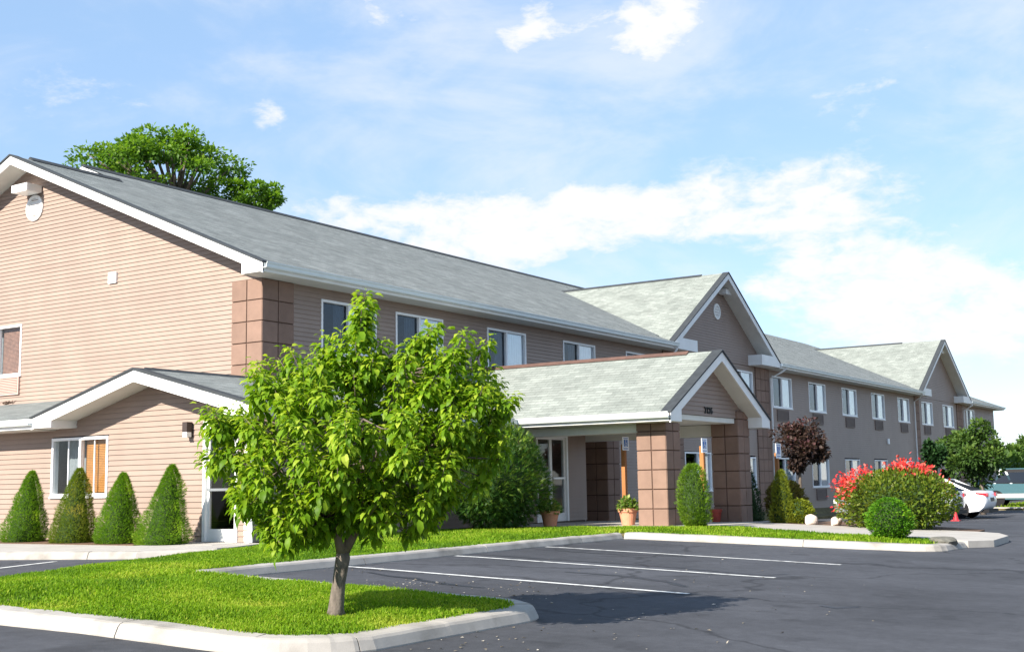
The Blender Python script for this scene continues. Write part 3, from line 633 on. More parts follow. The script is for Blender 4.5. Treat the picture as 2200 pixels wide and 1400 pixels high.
m = MB(); m.box(XG-.06, XG, 23.08, 23.36, 6.46, 6.72); m.out('wall_vent', 'vinyl_frame', motel)
m = MB(); m.box(63.2, 63.45, YF-.08, YF, 3.35, 3.62); m.out('wall_vent', 'vinyl_frame', motel)
# two cross gables
def cross_gable(ca, hw, za, vent):
    T = W('x', 17.83); sl = (za-EZ)/hw; yb = 17.83+(za-EZ)/MS+.4
    for s in (-1, 1): roof_plane('roof', (ca+s*hw, 17.83, EZ+.02), (ca+s*hw, yb, EZ+.02), (ca, 17.83, za+.02), (ca, yb, za+.02), 'shingle_light', motel)
    cap(motel, (ca, 18.9 if hw < 5 else 20.3, za+.03), (ca, yb, za+.03), w=.11, h=.03)
    rake(motel, 'x', 17.83, ca, hw, EZ+.01, za+.01, fh=.24, box=1.9, hh=.40)
    zc = SZ
    def clip(z): d = (za-.13-z)/sl; return (ca-d, ca+d)
    lap_wall(motel, 'x', YF-.01, ca-hw, ca+hw, SZ, za-.3, (), clip, single=False, name='gable_wall')
    disc(motel, 'x', YF-.01, ca+vent[0], vent[1], .30); flood(motel, 'x', YF-.01, ca+.75, za-.62, .9, .3)
cross_gable(42.15, 4.88, 9.31, (.1, 7.92)); cross_gable(73.93, 5.62, 9.60, (-1.2, 8.3))
downspout(motel, [(47.6, 17.76, 6.13), (47.45, 17.95, 5.95), (47.16, YF-.13, 5.72), (47.16, YF-.13, .35)])
downspout(motel, [(68.1, 17.76, 6.13), (68.25, 17.95, 5.95), (68.42, YF-.1, 5.75), (68.42, YF-.1, .2)])
downspout(motel, [(80.0, 17.76, 6.13), (79.85, 17.95, 5.95), (79.7, YF-.1, 5.72), (79.7, YF-.1, .2)])
downspout(motel, [(37.45, 17.76, 6.13), (37.4, 17.9, 5.9), (37.5, YF-.1, 5.6), (37.5, YF-.1, 3.2)])

# ------------------------------------------------------------------ lobby annex
XL, YL = 15.4, 15.56
lobby = empty('lobby_annex', (XL, YL, FL), 'single storey tan lobby with low gable roof, orange blinds and glass side door', 'building')
LR = (17.90, 3.855); LE = 3.09; lsl = (LR[1]-LE)/(LR[0]-14.95)
lop = [(19.27, 20.97, 1.56, 2.70), (15.80, 16.67, FL, 2.86)]
def lclip(z):
    d = max(0, (z-.05-3.08)/lsl); return (YL+d, 2*LR[0]-YL-d if z > 2.92 else 31)
lap_wall(lobby, 'y', XL, YL, 31, FL, LR[1]-.12, lop, lclip)
window(lobby, 'y', XL, *lop[0], style='blind', muntin=True)
fop = [(24.75, 26.22, FL, 2.83)]
lap_wall(lobby, 'x', YL, XL+.02, 27.1, FL, 2.9, fop, single=False)
boxes('inner_wall', 'siding', lobby, [(27.1, 27.2, YL+.02, 18.4, FL, 2.9), (18.45, 18.55, YL+.2, 18.35, FL, 2.9)])
m = MB(); m.box(XL+.02, 27.1, YL+.02, 18.4, FL-.2, FL); m.out('lobby_floor', 'interior_floor', lobby)
m = MB(); m.box(XL-.02, XL+.09, YL-.02, YL+.09, FL-.05, 2.86); m.out('corner_trim', 'white_trim', lobby)
def glass_door(parent, axis, plane, a0, a1, z0, z1, kick=.22, bar_z=1.62, leaves=1):
    T = W(axis, plane); m = MB(); b = .07
    for q in ((a0, a0+b, z0, z1), (a1-b, a1, z0, z1), (a0+b, a1-b, z1-b, z1)): wbox(m, T, q[0], q[1], -.12, .04, q[2], q[3])
    f = m.out('door_frame', 'door_alu', parent); n = leaves
    for i in range(n):
        p = a0+b+(a1-a0-2*b)*i/n; q = a0+b+(a1-a0-2*b)*(i+1)/n; m = MB(); s = .055
        wbox(m, T, p, p+s, -.06, -.015, z0, z1-b); wbox(m, T, q-s, q, -.06, -.015, z0, z1-b); wbox(m, T, p+s, q-s, -.06, -.015, z0, z0+kick); wbox(m, T, p+s, q-s, -.06, -.015, z1-b-s, z1-b)
        d = m.out('door', 'door_alu', f)
        m = MB(); wbox(m, T, p+s, q-s, -.04, -.034, z0+kick, z1-b-s); m.out('pane', 'glass_clear', d)
        m = MB(); wbox(m, T, p+s, q-s, .0, .03, bar_z, bar_z+.045); wbox(m, T, p+s-.02, p+s+.01, -.015, .012, bar_z, bar_z+.045); wbox(m, T, q-s-.01, q-s+.02, -.015, .012, bar_z, bar_z+.045); m.out('push_bar', 'metal_bar', d)
    return f
glass_door(lobby, 'y', XL, *lop[1]); glass_door(lobby, 'x', YL, *fop[0], kick=.2, bar_z=1.75, leaves=2)
m = MB(); m.box(14.6, XL-.02, 15.6, 16.9, FL-.3, FL-.005); m.out('door_step', 'concrete', lobby)
# lobby roof
xl0 = 14.8
roof_plane('roof', (xl0, 14.95, LE), (26.2, 14.95, LE), (xl0, LR[0], LR[1]), (26.2, LR[0], LR[1]), 'shingle', lobby)
roof_plane('roof', (xl0, 20.85, LE), (XG, 20.85, LE), (xl0, LR[0], LR[1]), (XG, LR[0], LR[1]), 'shingle', lobby)
roof_plane('roof', (XG, 18.44, LR[1]-.02), (26.2, 18.44, LR[1]-.02), (XG, LR[0], LR[1]), (26.2, LR[0], LR[1]), 'shingle', lobby, .25)
roof_plane('roof', (xl0, 20.8, LE-.01), (xl0, 31.2, LE-.01), (XG, 20.8, 3.82), (XG, 31.2, 3.82), 'shingle', lobby)
cap(lobby, (xl0+.25, LR[0], LR[1]+.015), (25.0, LR[0], LR[1]+.015), 'shingle_edge_cap' if 0 else 'drip', .1, .025)
rake(lobby, 'y', xl0, 17.9, 2.95, LE-.01, LR[1]-.01, fh=.23, box=.62)
boxes('eave_soffit', 'soffit', lobby, [(xl0+.04, XL, 20.86, 31.1, 2.855, 2.867), (xl0+.04, 23.1, 14.98, YL, 2.855, 2.867)])
gutter(lobby, 'y', xl0, 20.82, 31.2, LE-.02); gutter(lobby, 'x', 14.95, xl0+.02, 23.0, LE-.005)
m = MB(); m.box(XL-.17, XL-.05, 16.95, 17.07, 2.68, 2.86); m.box(XL-.05, XL, 16.97, 17.05, 2.58, 2.86); wl_ = m.out('wall_lamp', 'lamp_bronze', lobby)
m = MB(); m.box(XL-.165, XL-.055, 16.955, 17.065, 2.59, 2.678); m.out('lamp_shade', 'lamp_glass', wl_)
downspout(lobby, [(15.1, 14.9, 2.95), (15.3, 15.2, 2.75), (15.36, 15.47, 2.55), (15.36, 15.47, FL)], .045)

# ------------------------------------------------------------------ entrance canopy
canopy = empty('entrance_canopy', (25.73, 11.48, FL), 'entrance porch with steep gable roof on brown block columns, numbered 7126', 'canopy')
CX, CH, CZ, CA, CYr = 25.75, 2.75, 3.10, 4.575, 11.13; csl = (CA-CZ)/CH
for s in (-1, 1): roof_plane('roof', (CX+s*CH, CYr, CZ), (CX+s*CH, 18.43, CZ), (CX, CYr, CA), (CX, 18.43, CA), 'shingle_light', canopy)
cap(canopy, (CX, 11.95, CA+.015), (CX, 18.42, CA+.015), 'copper_cap', .13, .03)
rake(canopy, 'x', CYr, CX, CH, CZ-.01, CA-.01, wallo=.42, fh=.23, box=.52, bz=.2, hh=.27)
pillar(canopy, 23.45, 24.16, 11.48, 12.18, .70, 2.90, .408, 'wsen', 'column', 2, .19)
pillar(canopy, 27.34, 28.04, 11.48, 12.18, .62, 3.28, .408, 'wsen', 'column', 2, .19)
pillar(canopy, 28.3, 29.0, 15.56, 16.26, .62, 2.95, .408, 'ws', 'column', 2)
def cclip(z): d = (CA-.10-z)/csl; return (max(CX-d, 23.5), min(CX+d, 27.98))
lap_wall(canopy, 'x', 11.55, 23.5, 27.98, 3.11, CA-.2, (), cclip, name='gable_wall')
boxes('beam', 'soffit', canopy, [(24.18, 27.32, 11.56, 12.1, 2.985, 3.10), (23.55, 23.95, 12.2, YL-.02, 2.70, 2.98), (27.5, 27.9, 12.2, 18.4, 2.70, 2.98)])
boxes('ceiling', 'soffit', canopy, [(23.1, 28.42, 12.12, YL+.3, 2.99, 3.02), (26.3, 28.42, YL+.3, 18.4, 2.99, 3.02)])
boxes('eave_soffit', 'soffit', canopy, [(23.05, 23.5, 11.17, 14.9, 2.885, 2.897), (28.0, 28.45, 11.17, 18.4, 2.885, 2.897)])
gutter(canopy, 'y', 23.0, CYr+.01, 14.9, CZ-.005)
def text3(parent, s, x, y, z, size, mat):
    cu = bpy.data.curves.new('house_number', 'FONT'); cu.body = s; cu.size = size; cu.extrude = .012; cu.align_x = 'CENTER'; cu.space_character = 1.12; cu.offset = size*.02
    o = bpy.data.objects.new('tmp', cu); col.objects.link(o); dg = bpy.context.evaluated_depsgraph_get(); me = bpy.data.meshes.new_from_object(o.evaluated_get(dg)); bpy.data.objects.remove(o)
    me.materials.clear(); me.materials.append(MATS[mat]); q = bpy.data.objects.new('house_number', me); link(q, parent, (x, y, z)); q.rotation_euler = (R(90), 0, 0); return q
text3(canopy, '7126', 25.78, 11.52, 3.165, .20, 'number_black')

# ------------------------------------------------------------------ foliage tools
LEAF = (np.array([[0, 0, 0], [.30, 0, -.03], [.64, 0, -.13], [.93, 0, -.42], [.26, .22, .05], [.60, .23, -.04], [.26, -.22, .05], [.60, -.23, -.04]]),
        np.array([[0, 1, 4], [1, 2, 5], [1, 5, 4], [2, 3, 5], [0, 6, 1], [1, 6, 7], [1, 7, 2], [2, 7, 3]]))
DIA = (np.array([[0, 0, 0], [.45, .3, .06], [1, 0, -.06], [.45, -.3, .06]]), np.array([[0, 2, 1], [0, 3, 2]]))
NDL = (np.array([[0, .09, 0], [0, -.09, 0], [1, 0, .0]]), np.array([[0, 1, 2]]))
SPR = (np.array([[0, 0, 0], [.8, .26, .05], [.35, .05, 0], [1, 0, .02], [.35, -.05, 0], [.8, -.26, .05]]), np.array([[0, 2, 1], [0, 4, 3], [0, 3, 2], [0, 5, 4]]))
def unit(a): return a/(np.linalg.norm(a, axis=-1, keepdims=True)+1e-9)
def leaves(P, D, U, S, tpl):
    """P roots, D pointing, U up hints, S sizes -> verts, tris"""
    D = unit(D); side = unit(np.cross(U, D)); up = np.cross(D, side); t = tpl[0]
    V = P[:, None]+S[:, None, None]*(t[None, :, :1]*D[:, None]+t[None, :, 1:2]*side[:, None]+t[None, :, 2:]*up[:, None])
    F = tpl[1][None]+(np.arange(len(P))*len(t))[:, None, None]; return V.reshape(-1, 3), F.reshape(-1, 3)
def foliage(name, parent, mat, P, D, S, tpl=DIA, tint=None, U=None):
    n = len(P); U = unit(rng.normal(0, .5, (n, 3))+np.array([0, 0, 1.])) if U is None else U
    V, F = leaves(P, D, U, S, tpl); tint = rng.random(n) if tint is None else np.clip(tint, 0, 1); o = fast(name, V, F, mat, parent, np.repeat(tint, len(tpl[0])))
    o['kind'] = 'stuff'; return o
def sphere(n): return unit(rng.normal(0, 1, (n, 3)))
def lumps(u, k=5, seed=0, amp=.16, wd=.10):
    r = np.random.default_rng(seed); w = np.ones(len(u))
    for i in range(k*4): c = unit(r.normal(0, 1, 3)); w += amp*r.uniform(-.6, 1)*np.exp(-((u-c)**2).sum(1)/wd)
    return w
def cone_shrub(name, base, h, rad, label, mat='spruce', n=5200, power=.8, seed=1, round_=False, size=.07, cat='shrub', group=None, core='conifer_dark', tpl=SPR, up=.55, lean=(0, 0)):
    root = empty(name, base, label, cat, group); t = rng.random(n)**1.35; ang = rng.random(n)*2*math.pi; u = np.stack([np.cos(ang), np.sin(ang), t*2-1], 1)
    pf = (1-t)**power if not round_ else np.sqrt(np.clip(1-((t-.38)/.62)**2, 0, 1))*np.where(t < .38, .80+.2*t/.38, 1)
    un = np.stack([np.cos(ang), np.sin(ang), (t*2-1)*1.6], 1); un = unit(un); pf = pf*(.80+.2*np.clip(t/.10, 0, 1)); r = rad*pf*lumps(un, 14, seed, .26, .045)*(.58+.42*rng.random(n)**.6+.12*(rng.random(n) < .05)); P = np.stack([np.cos(ang)*r, np.sin(ang)*r, t*h*.985+.01], 1)+np.array(base); P[:, 0] += lean[0]*t*h; P[:, 1] += lean[1]*t*h
    D = np.stack([np.cos(ang), np.sin(ang), np.full(n, up)], 1)+rng.normal(0, .35, (n, 3)); bump = lumps(un, 14, seed, .26, .045)
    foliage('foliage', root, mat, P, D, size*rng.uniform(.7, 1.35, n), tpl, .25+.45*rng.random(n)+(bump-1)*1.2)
    m = MB(); prof = [(max(rad*.70*((1-k)**power if not round_ else math.sqrt(max(1-((k-.38)/.62)**2, 0))*(.8+.2*k/.38 if k < .38 else 1)), .006), k*h*.95) for k in np.linspace(0, 1, 10)]
    m.lathe([(.03, 0)]+prof, base, 14); V = np.array(m.v); tz = V[:, 2]-base[2]; V[:, 0] += lean[0]*tz; V[:, 1] += lean[1]*tz; build('branches_or_core', V, m.f, 'core_green', root); return root  # solid dark core added inside the sprigs to block see-through, no real branches
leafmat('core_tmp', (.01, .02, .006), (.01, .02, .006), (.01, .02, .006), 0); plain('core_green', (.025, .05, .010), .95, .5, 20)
def blob(base, c, rad, n, seed, fill=.55, amp=.18):
    """points through an uneven ellipsoid crown, denser towards the skin"""
    u = sphere(n); w = lumps(u, 6, seed, amp); rr = 1-(1-fill)*rng.random(n)**1.6
    return np.array(base)+np.array(c)+u*np.array(rad)*(w*rr)[:, None], u, w
def bush(name, base, rad, label, mat, n, size, seed, tpl=DIA, cat='shrub', cz=None, up=.5, amp=.18, flat=.0, fill=.6, stems=5, core=.66, group=None, droop=0.):
    root = empty(name, base, label, cat, group); cz = rad[2]*.9 if cz is None else cz
    P, u, w = blob(base, (0, 0, cz), rad, n, seed, fill, amp); k = P[:, 2] > base[2]+.01; P, u, w = P[k], u[k], w[k]; n = len(P)
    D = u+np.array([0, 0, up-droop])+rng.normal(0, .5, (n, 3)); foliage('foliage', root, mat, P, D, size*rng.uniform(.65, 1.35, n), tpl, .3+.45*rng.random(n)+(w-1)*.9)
    m = MB()
    for i in range(stems):
        a = i*2.4; m.tube([(base[0]+.05*math.cos(a), base[1]+.05*math.sin(a), base[2]-.05), (base[0]+rad[0]*.3*math.cos(a), base[1]+rad[1]*.3*math.sin(a), base[2]+cz*.6), (base[0]+rad[0]*.6*math.cos(a), base[1]+rad[1]*.6*math.sin(a), base[2]+cz+rad[2]*.45)], [.025, .018, .006], 5)
    m.out('stems', 'bark', root)
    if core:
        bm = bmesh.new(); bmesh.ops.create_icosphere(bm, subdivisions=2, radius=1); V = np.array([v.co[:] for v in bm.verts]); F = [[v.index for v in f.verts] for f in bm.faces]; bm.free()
        V = np.array(base)+np.array((0, 0, cz))+V*np.array(rad)*core*lumps(unit(V), 6, seed, amp)[:, None]; V[:, 2] = np.maximum(V[:, 2], base[2]-.02); build('branches_or_core', V, F, 'core_green', root)  # dark solid lump put within the leaves so gaps stay closed, not branchwork
    return root

# ------------------------------------------------------------------ foreground tree
def fg_tree():
    base = gp(722, 1313, .13); d0 = (base-CAM)@_fw; root = empty('young_tree', tuple(base), 'young tree with drooping bright green leaves in the grass island', 'tree')
    pj = lambda px, py, dd=0.: at(px, py, d0+dd)
    SIL = np.array([(432, 908), (470, 878), (540, 862), (545, 800), (562, 778), (590, 800), (632, 752), (652, 792), (690, 742), (752, 712), (762, 655), (782, 634), (802, 668), (806, 735), (850, 762), (903, 708), (938, 702), (938, 752), (985, 716), (1003, 742), (1044, 728), (1052, 782), (1082, 830), (1100, 862), (1076, 912), (1088, 952), (1060, 1000), (1038, 1055), (960, 1088), (898, 1156), (852, 1128), (800, 1146), (760, 1138), (735, 1120), (690, 1140), (640, 1162), (600, 1168), (562, 1140), (540, 1098), (505, 1082), (512, 1040), (436, 1002), (440, 968), (520, 955), (484, 932)], float)
    # crown tips: spread through the outline, with depth that bulges in the middle
    q = np.stack([rng.uniform(430, 1102, 5000), rng.uniform(632, 1170, 5000)], 1); q = q[inside(q, SIL, 6)]; tips = []
    for p in q:
        if len(tips) > 255: break
        e = edge_dist(p[None], SIL)[0]; th = 1.15*min(1, math.sqrt(e/150)); dd = random.uniform(-th, th)*(.55+.45*random.random())
        pt = pj(p[0], p[1], dd)
        if all(np.linalg.norm(pt-t[0]) > .150 for t in tips): tips.append((pt, e, dd))
    for x, y in ((782, 650), (784, 700), (922, 716), (1040, 744), (992, 732), (450, 900), (500, 892), (452, 988), (505, 985), (560, 800), (632, 768), (1088, 862), (600, 1140), (890, 1130), (700, 1112), (1072, 930), (520, 1080), (640, 1120), (830, 1110), (960, 1070), (480, 905), (700, 762), (850, 778)):
        tips.append((pj(x, y, random.uniform(-.15, .15)), 5, 0))
    fork = pj(737, 1185); top1 = pj(722, 1120, -.02); top2 = pj(775, 1115, .05)
    scaff = [(fork, .052), (top1, .036), (top2, .036)]; m = MB()
    lean = pj(728, 1250)
    m.tube([base-np.array((0, 0, .05)), base+np.array((0, 0, .03)), lean, fork-np.array((0, 0, .04)), fork], [.092, .068, .057, .063, .054], 12); trunk = m.out('trunk', 'bark_pale', root, True)
    m = MB(); limbs = []
    for a, tgt, dd in ((top1, (600, 1010), -.3), (top1, (660, 830), .2), (top1, (560, 900), .35), (top2, (900, 960), -.35), (top2, (980, 860), .25), (top2, (860, 800), -.1), (top1, (782, 690), .02), (top2, (780, 900), -.6), (top2, (880, 1010), .6), (top1, (640, 990), .65)):
        e = pj(tgt[0], tgt[1], dd); k = a+(e-a)*.5+np.array((0, 0, .10)); pts = [a, a+(k-a)*.5, k, e]; m.tube(pts, [.034, .027, .019, .008], 6)
        for t in np.linspace(0, 1, 9): i = min(int(t*3), 2); f = t*3-i; limbs.append(pts[i]+(pts[i+1]-pts[i])*f)
    m.tube([fork, top1], [.060, .040], 8); m.tube([fork, top2], [.056, .040], 8); limbs = np.array(limbs)
    P = []; D = []; U = []; S = []; ti = []
    ctr = pj(765, 930)
    for pt, e, dd in tips:
        j = np.argmin(((limbs-pt)**2).sum(1)+np.where(limbs[:, 2] > pt[2]+.05, .15, 0)); a = limbs[j]; out = unit((pt-ctr)*np.array((1, 1, .3)))
        ax = unit(out*.55+np.array((0, 0, 1.))+rng.normal(0, .2, 3)); L = random.uniform(.14, .27); b = pt-ax*L*.55; k = (a+b)/2+np.array((0, 0, -.03))
        m.tube([a, k, b, pt+ax*L*.45], [.009, .007, .005, .002], 4)
        n = random.randint(64, 92)
        for i in range(n):
            s = (i+.5)/n; ang = i*2.4+random.random(); rad = np.array((math.cos(ang), math.sin(ang), 0)); o = unit(rad*1.0+ax*(-.35+.75*s)+np.array((0, 0, random.uniform(-1.0, .15)*(1-.5*s))))
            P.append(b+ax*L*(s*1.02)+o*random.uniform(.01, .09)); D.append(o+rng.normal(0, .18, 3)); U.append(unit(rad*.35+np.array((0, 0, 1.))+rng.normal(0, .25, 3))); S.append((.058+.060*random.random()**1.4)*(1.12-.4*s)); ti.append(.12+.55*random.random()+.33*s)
    br = m.out('branches_or_core', 'bark', root, True)
    P, D, U, S, ti = map(np.array, (P, D, U, S, ti))
    score = (P-CAM)@_fw; order = np.argsort(score-S*1.5); near = order[:300]; rest = order[300:]
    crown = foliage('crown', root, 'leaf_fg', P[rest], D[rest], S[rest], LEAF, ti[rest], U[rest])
    lm = bpy.data.meshes.new('leaf'); lm.from_pydata(LEAF[0].tolist(), [], LEAF[1].tolist()); lm.materials.append(MATS['leaf_fg_obj'])
    for i in near:
        d = unit(D[i]); s = unit(np.cross(U[i], d)); u = np.cross(d, s); o = bpy.data.objects.new('leaf', lm); col.objects.link(o); o.parent = crown
        p = P[i]-np.array(WO[crown]); k = S[i]; o.matrix_local = Matrix(((d[0]*k, s[0]*k, u[0]*k, p[0]), (d[1]*k, s[1]*k, u[1]*k, p[1]), (d[2]*k, s[2]*k, u[2]*k, p[2]), (0, 0, 0, 1)))
fg_tree()

# ------------------------------------------------------------------ grass
def grass():
    A = np.array(inset(LAWN, .0)); B = np.array(LAWN); out = []
    def scatter(x0, x1, y0, y1, dens):
        n = int((x1-x0)*(y1-y0)*dens); q = np.stack([rng.uniform(x0, x1, n), rng.uniform(y0, y1, n)], 1)
        q = q[inside(q, B, .0)]; e = edge_dist(q, B); k = (e > .205+.09*rng.random(len(q))) | ((q[:, 1] > 11) & (q[:, 0] < 20.4) & (e > .15)); k &= ~((q[:, 0] > 23.35) & (q[:, 1] > 11.2)); return q[k]
    q = np.concatenate([scatter(6.2, 10.4, 5.8, 9.5, 5200), scatter(6.2, 14, 9.5, 15.5, 2400), scatter(14, 20.4, 10.8, 15.5, 1100), scatter(20.4, 24.2, 5, 15.5, 900)])
    n = len(q); dist = np.linalg.norm(q, axis=1); Z = G(q[:, 0], q[:, 1])+.085+.05*np.clip(edge_dist(q, B)/.8, 0, 1)*(.6+.4*np.sin(q[:, 0]*1.7)*np.cos(q[:, 1]*1.3))
    nz = np.sin(q[:, 0]*3.1+1.3*np.sin(q[:, 1]*2.3))*np.cos(q[:, 1]*2.7+1.1*np.sin(q[:, 0]*1.9)); hgt = (.038+.024*rng.random(n)+.012*nz)*(1+.02*(dist-9))
    ang = rng.random(n)*2*math.pi; lean = rng.uniform(.1, .75, n); dx = np.stack([np.cos(ang)*lean, np.sin(ang)*lean], 1)*hgt[:, None]; w = (.0042+.0028*rng.random(n))*(1+.07*np.clip(dist-9, 0, 12))
    sx = np.stack([-np.sin(ang), np.cos(ang)], 1)*w[:, None]; V = np.empty((n, 5, 3))
    V[:, 0, :2] = q-sx; V[:, 1, :2] = q+sx; V[:, 2, :2] = q+dx*.35-sx*.8; V[:, 3, :2] = q+dx*.35+sx*.8; V[:, 4, :2] = q+dx
    V[:, 0, 2] = V[:, 1, 2] = Z-.01; V[:, 2, 2] = V[:, 3, 2] = Z+hgt*.6; V[:, 4, 2] = Z+hgt*(1-.3*lean)
    F = np.array([[0, 1, 3], [0, 3, 2], [2, 3, 4]])[None]+(np.arange(n)*5)[:, None, None]
    n5 = np.sin(q[:, 0]*1.13+2.1*np.sin(q[:, 1]*.83))*np.sin(q[:, 1]*1.37+1.7*np.sin(q[:, 0]*.71)+.6); tint = .40+.16*nz+.24*n5+.40*(rng.random(n)-.5)+.38*(rng.random(n) < .09)
    for (px, py), r in (((262, 1242), .5), ((1000, 1300), .4), ((420, 1335), .35), ((850, 1335), .3), ((735, 1318), .22), ((640, 1225), .35), ((120, 1300), .3), ((560, 1300), .28)):      # worn straw patches
        c = gp(px, py, .12); d = np.linalg.norm(q-c[:2], axis=1); tint += np.exp(-(d/r)**2)*(.45*(rng.random(n) < .6)); V[:, 2:, 2] -= (np.exp(-(d/r)**2)*hgt*.45)[:, None]
    tag(fast('lawn_grass', V.reshape(-1, 3), F.reshape(-1, 3), 'grass_blade', None, np.repeat(np.clip(tint, 0, 1), 5)), 'short bright green lawn grass with a few straw patches', 'grass', kind='stuff')
    # rougher verge far right
    n = 9000; q = np.stack([rng.uniform(58.9, 74, n), rng.uniform(-6, 13.4, n)], 1); Z = G(q[:, 0], q[:, 1])+.1; P = np.concatenate([q, Z[:, None]], 1)
    V, F = leaves(P, rng.normal(0, .4, (n, 3))+np.array((0, 0, 1.)), sphere(n), rng.uniform(.08, .16, n), (np.array([[0, .2, 0], [0, -.2, 0], [1, 0, 0]]), np.array([[0, 1, 2]])))
    tag(fast('verge_grass', V, F, 'grass_blade', None, np.repeat(rng.random(n)*.5+.35, 3)), 'rough green verge grass beyond the parked cars', 'grass', kind='stuff')
grass(); litter()

# ------------------------------------------------------------------ planting
CG = 'clipped spruces along the lobby wall'
for i, (px, pyt, mat, lab) in enumerate(((48, 1020, 'spruce', 'conical dwarf spruce left of the lobby window, farthest from the glass door'), (152, 1012, 'spruce_rusty', 'conical dwarf spruce with rusty brown needles in front of the lobby window'), (248, 1020, 'spruce', 'conical dwarf spruce just right of the lobby window'), (345, 1002, 'spruce', 'tallest conical dwarf spruce beside the glass lobby door'))):
    q = ray((50, 154, 252, 349)[i], 1165); b = CAM+q*(14.55/q[0]); b[2] = .72; d = (b-CAM)@_fw
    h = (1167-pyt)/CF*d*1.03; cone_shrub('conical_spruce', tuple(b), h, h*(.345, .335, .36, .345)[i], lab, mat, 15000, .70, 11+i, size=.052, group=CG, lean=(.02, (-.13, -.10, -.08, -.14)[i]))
tag(area_mesh('spruce_bed', [(14.1, 15.95+1.0), (15.38, 15.95+1.0), (15.38, 24), (13.9, 24)], .132, 'mulch', .5, .0), kind='structure')
b = gp(1090, 1141, .13); b = np.array([21.05, 14.15, .72])
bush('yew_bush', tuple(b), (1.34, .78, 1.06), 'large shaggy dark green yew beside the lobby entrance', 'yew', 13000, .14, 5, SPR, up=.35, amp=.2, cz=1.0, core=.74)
b = np.array([27.15, 7.75, .54])
def flower_bush():
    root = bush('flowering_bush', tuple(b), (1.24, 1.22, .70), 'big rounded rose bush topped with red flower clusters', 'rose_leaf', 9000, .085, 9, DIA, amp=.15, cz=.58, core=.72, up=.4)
    P = []; D = []
    c0 = b+np.array((0, 0, .60))
    for k in range(40):
        px = random.choice((random.uniform(1785, 1860), random.uniform(1785, 2010), random.uniform(1930, 2000))); t = (px-1905)/125; py = 992+60*min(t*t, 1.3)+random.uniform(-12, 16)+(random.uniform(20, 70) if k > 33 else 0); a = at(px, py, (c0-CAM)@_fw+random.uniform(-.5, .7))
        u = a-c0; u = u/np.array((1.28, 1.25, .70)); a = c0+unit(u)*np.array((1.28, 1.25, .70))*random.uniform(.96, 1.14)
        n = random.randint(14, 34); P.append(a+rng.normal(0, .075, (n, 3))); D.append(unit(u)+rng.normal(0, .6, (n, 3)))
    P = np.concatenate(P); D = np.concatenate(D); foliage('flowers', root, 'petal', P, D, rng.uniform(.05, .10, len(P)), DIA)
flower_bush()
b = gp(1914, 1157, .12); b = np.array([22.35, 6.55, .56])
cone_shrub('round_bush', tuple(b), .72, .40, 'small clipped round green bush in front of the rose bush', 'box_green', 5200, .8, 17, True, .045, up=.3, tpl=DIA)
b = np.array([23.0, 10.68, .72])
def squat(): return cone_shrub('arborvitae', tuple(b), 1.26, .33, 'bright green rounded arborvitae between the two front porch columns', 'thuja', 5200, .8, 21, True, .075, up=.8)
squat()
cone_shrub('dark_conifer', (28.35, 11.75, .62), 1.45, .42, 'dark pointed conifer against the right porch column', 'conifer_dark', 3600, .62, 23, size=.08, up=.8)
cone_shrub('arborvitae', (27.62, 10.58, .63), 1.22, .30, 'yellow green narrow arborvitae in front of the dark conifer', 'thuja_yellow', 3600, .5, 25, size=.075, up=.9)
cone_shrub('low_shrub', (27.75, 10.22, .62), .55, .33, 'low lime green shrub at the foot of the narrow arborvitae', 'thuja_yellow', 2200, .8, 27, True, .06, tpl=DIA)
bush('rusty_shrub', (30.6, 11.6, .55), (.55, .5, .55), 'rust and lime coloured loose shrub right of the arborvitae', 'rust_shrub', 3200, .09, 29, DIA, cz=.5, core=.6)
def small_tree(name, base, crown_c, rad, trunk_r, label, mat, n, size, seed, lobes=9, bark='bark', tpl=DIA, amp=.22, cat='tree', group=None, spread=.6, n_twigs=40):
    """trunk, limbs, and leaf clumps set on the limb ends so gaps stay between them"""
    base = np.array(base, float); root = empty(name, tuple(base), label, cat, group); c = np.array(crown_c, float); rad = np.array(rad, float); r_ = np.random.default_rng(seed); m = MB()
    f = np.array([base[0], base[1], c[2]-rad[2]*.75]); m.tube([base-np.array((0, 0, .1)), base+(f-base)*.5+np.array((.02, .01, 0)), f, c-np.array((0, 0, rad[2]*.1))], [trunk_r*1.25, trunk_r, trunk_r*.85, trunk_r*.4], 8); m.out('trunk', bark, root, True)
    m = MB(); P = []; D = []; T = []
    for i in range(lobes):
        u = unit(r_.normal(0, 1, 3)*np.array((1, 1, .9))+np.array((0, 0, .25))); rr = r_.uniform(.45, .82); q = c+u*rad*rr; k = (f+q)/2+np.array((0, 0, rad[2]*.05)); m.tube([f+np.array((0, 0, r_.uniform(0, rad[2]*.4))), k, q], [trunk_r*.45, trunk_r*.28, trunk_r*.08], 5)
        nn = int(n/lobes*r_.uniform(.7, 1.3)); s = unit(r_.normal(0, 1, (nn, 3))); w = (1-.6*r_.random(nn)**1.5); lr = rad*spread*r_.uniform(.55, 1.0)*np.array((1, 1, .72))
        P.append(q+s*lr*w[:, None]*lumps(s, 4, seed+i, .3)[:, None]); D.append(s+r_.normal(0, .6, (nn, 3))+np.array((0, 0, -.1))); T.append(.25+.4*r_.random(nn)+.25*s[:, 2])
    m.out('branches_or_core', bark, root, True); P = np.concatenate(P); foliage('crown', root, mat, P, np.concatenate(D), size*r_.uniform(.65, 1.35, len(P)), tpl, np.concatenate(T)); return root
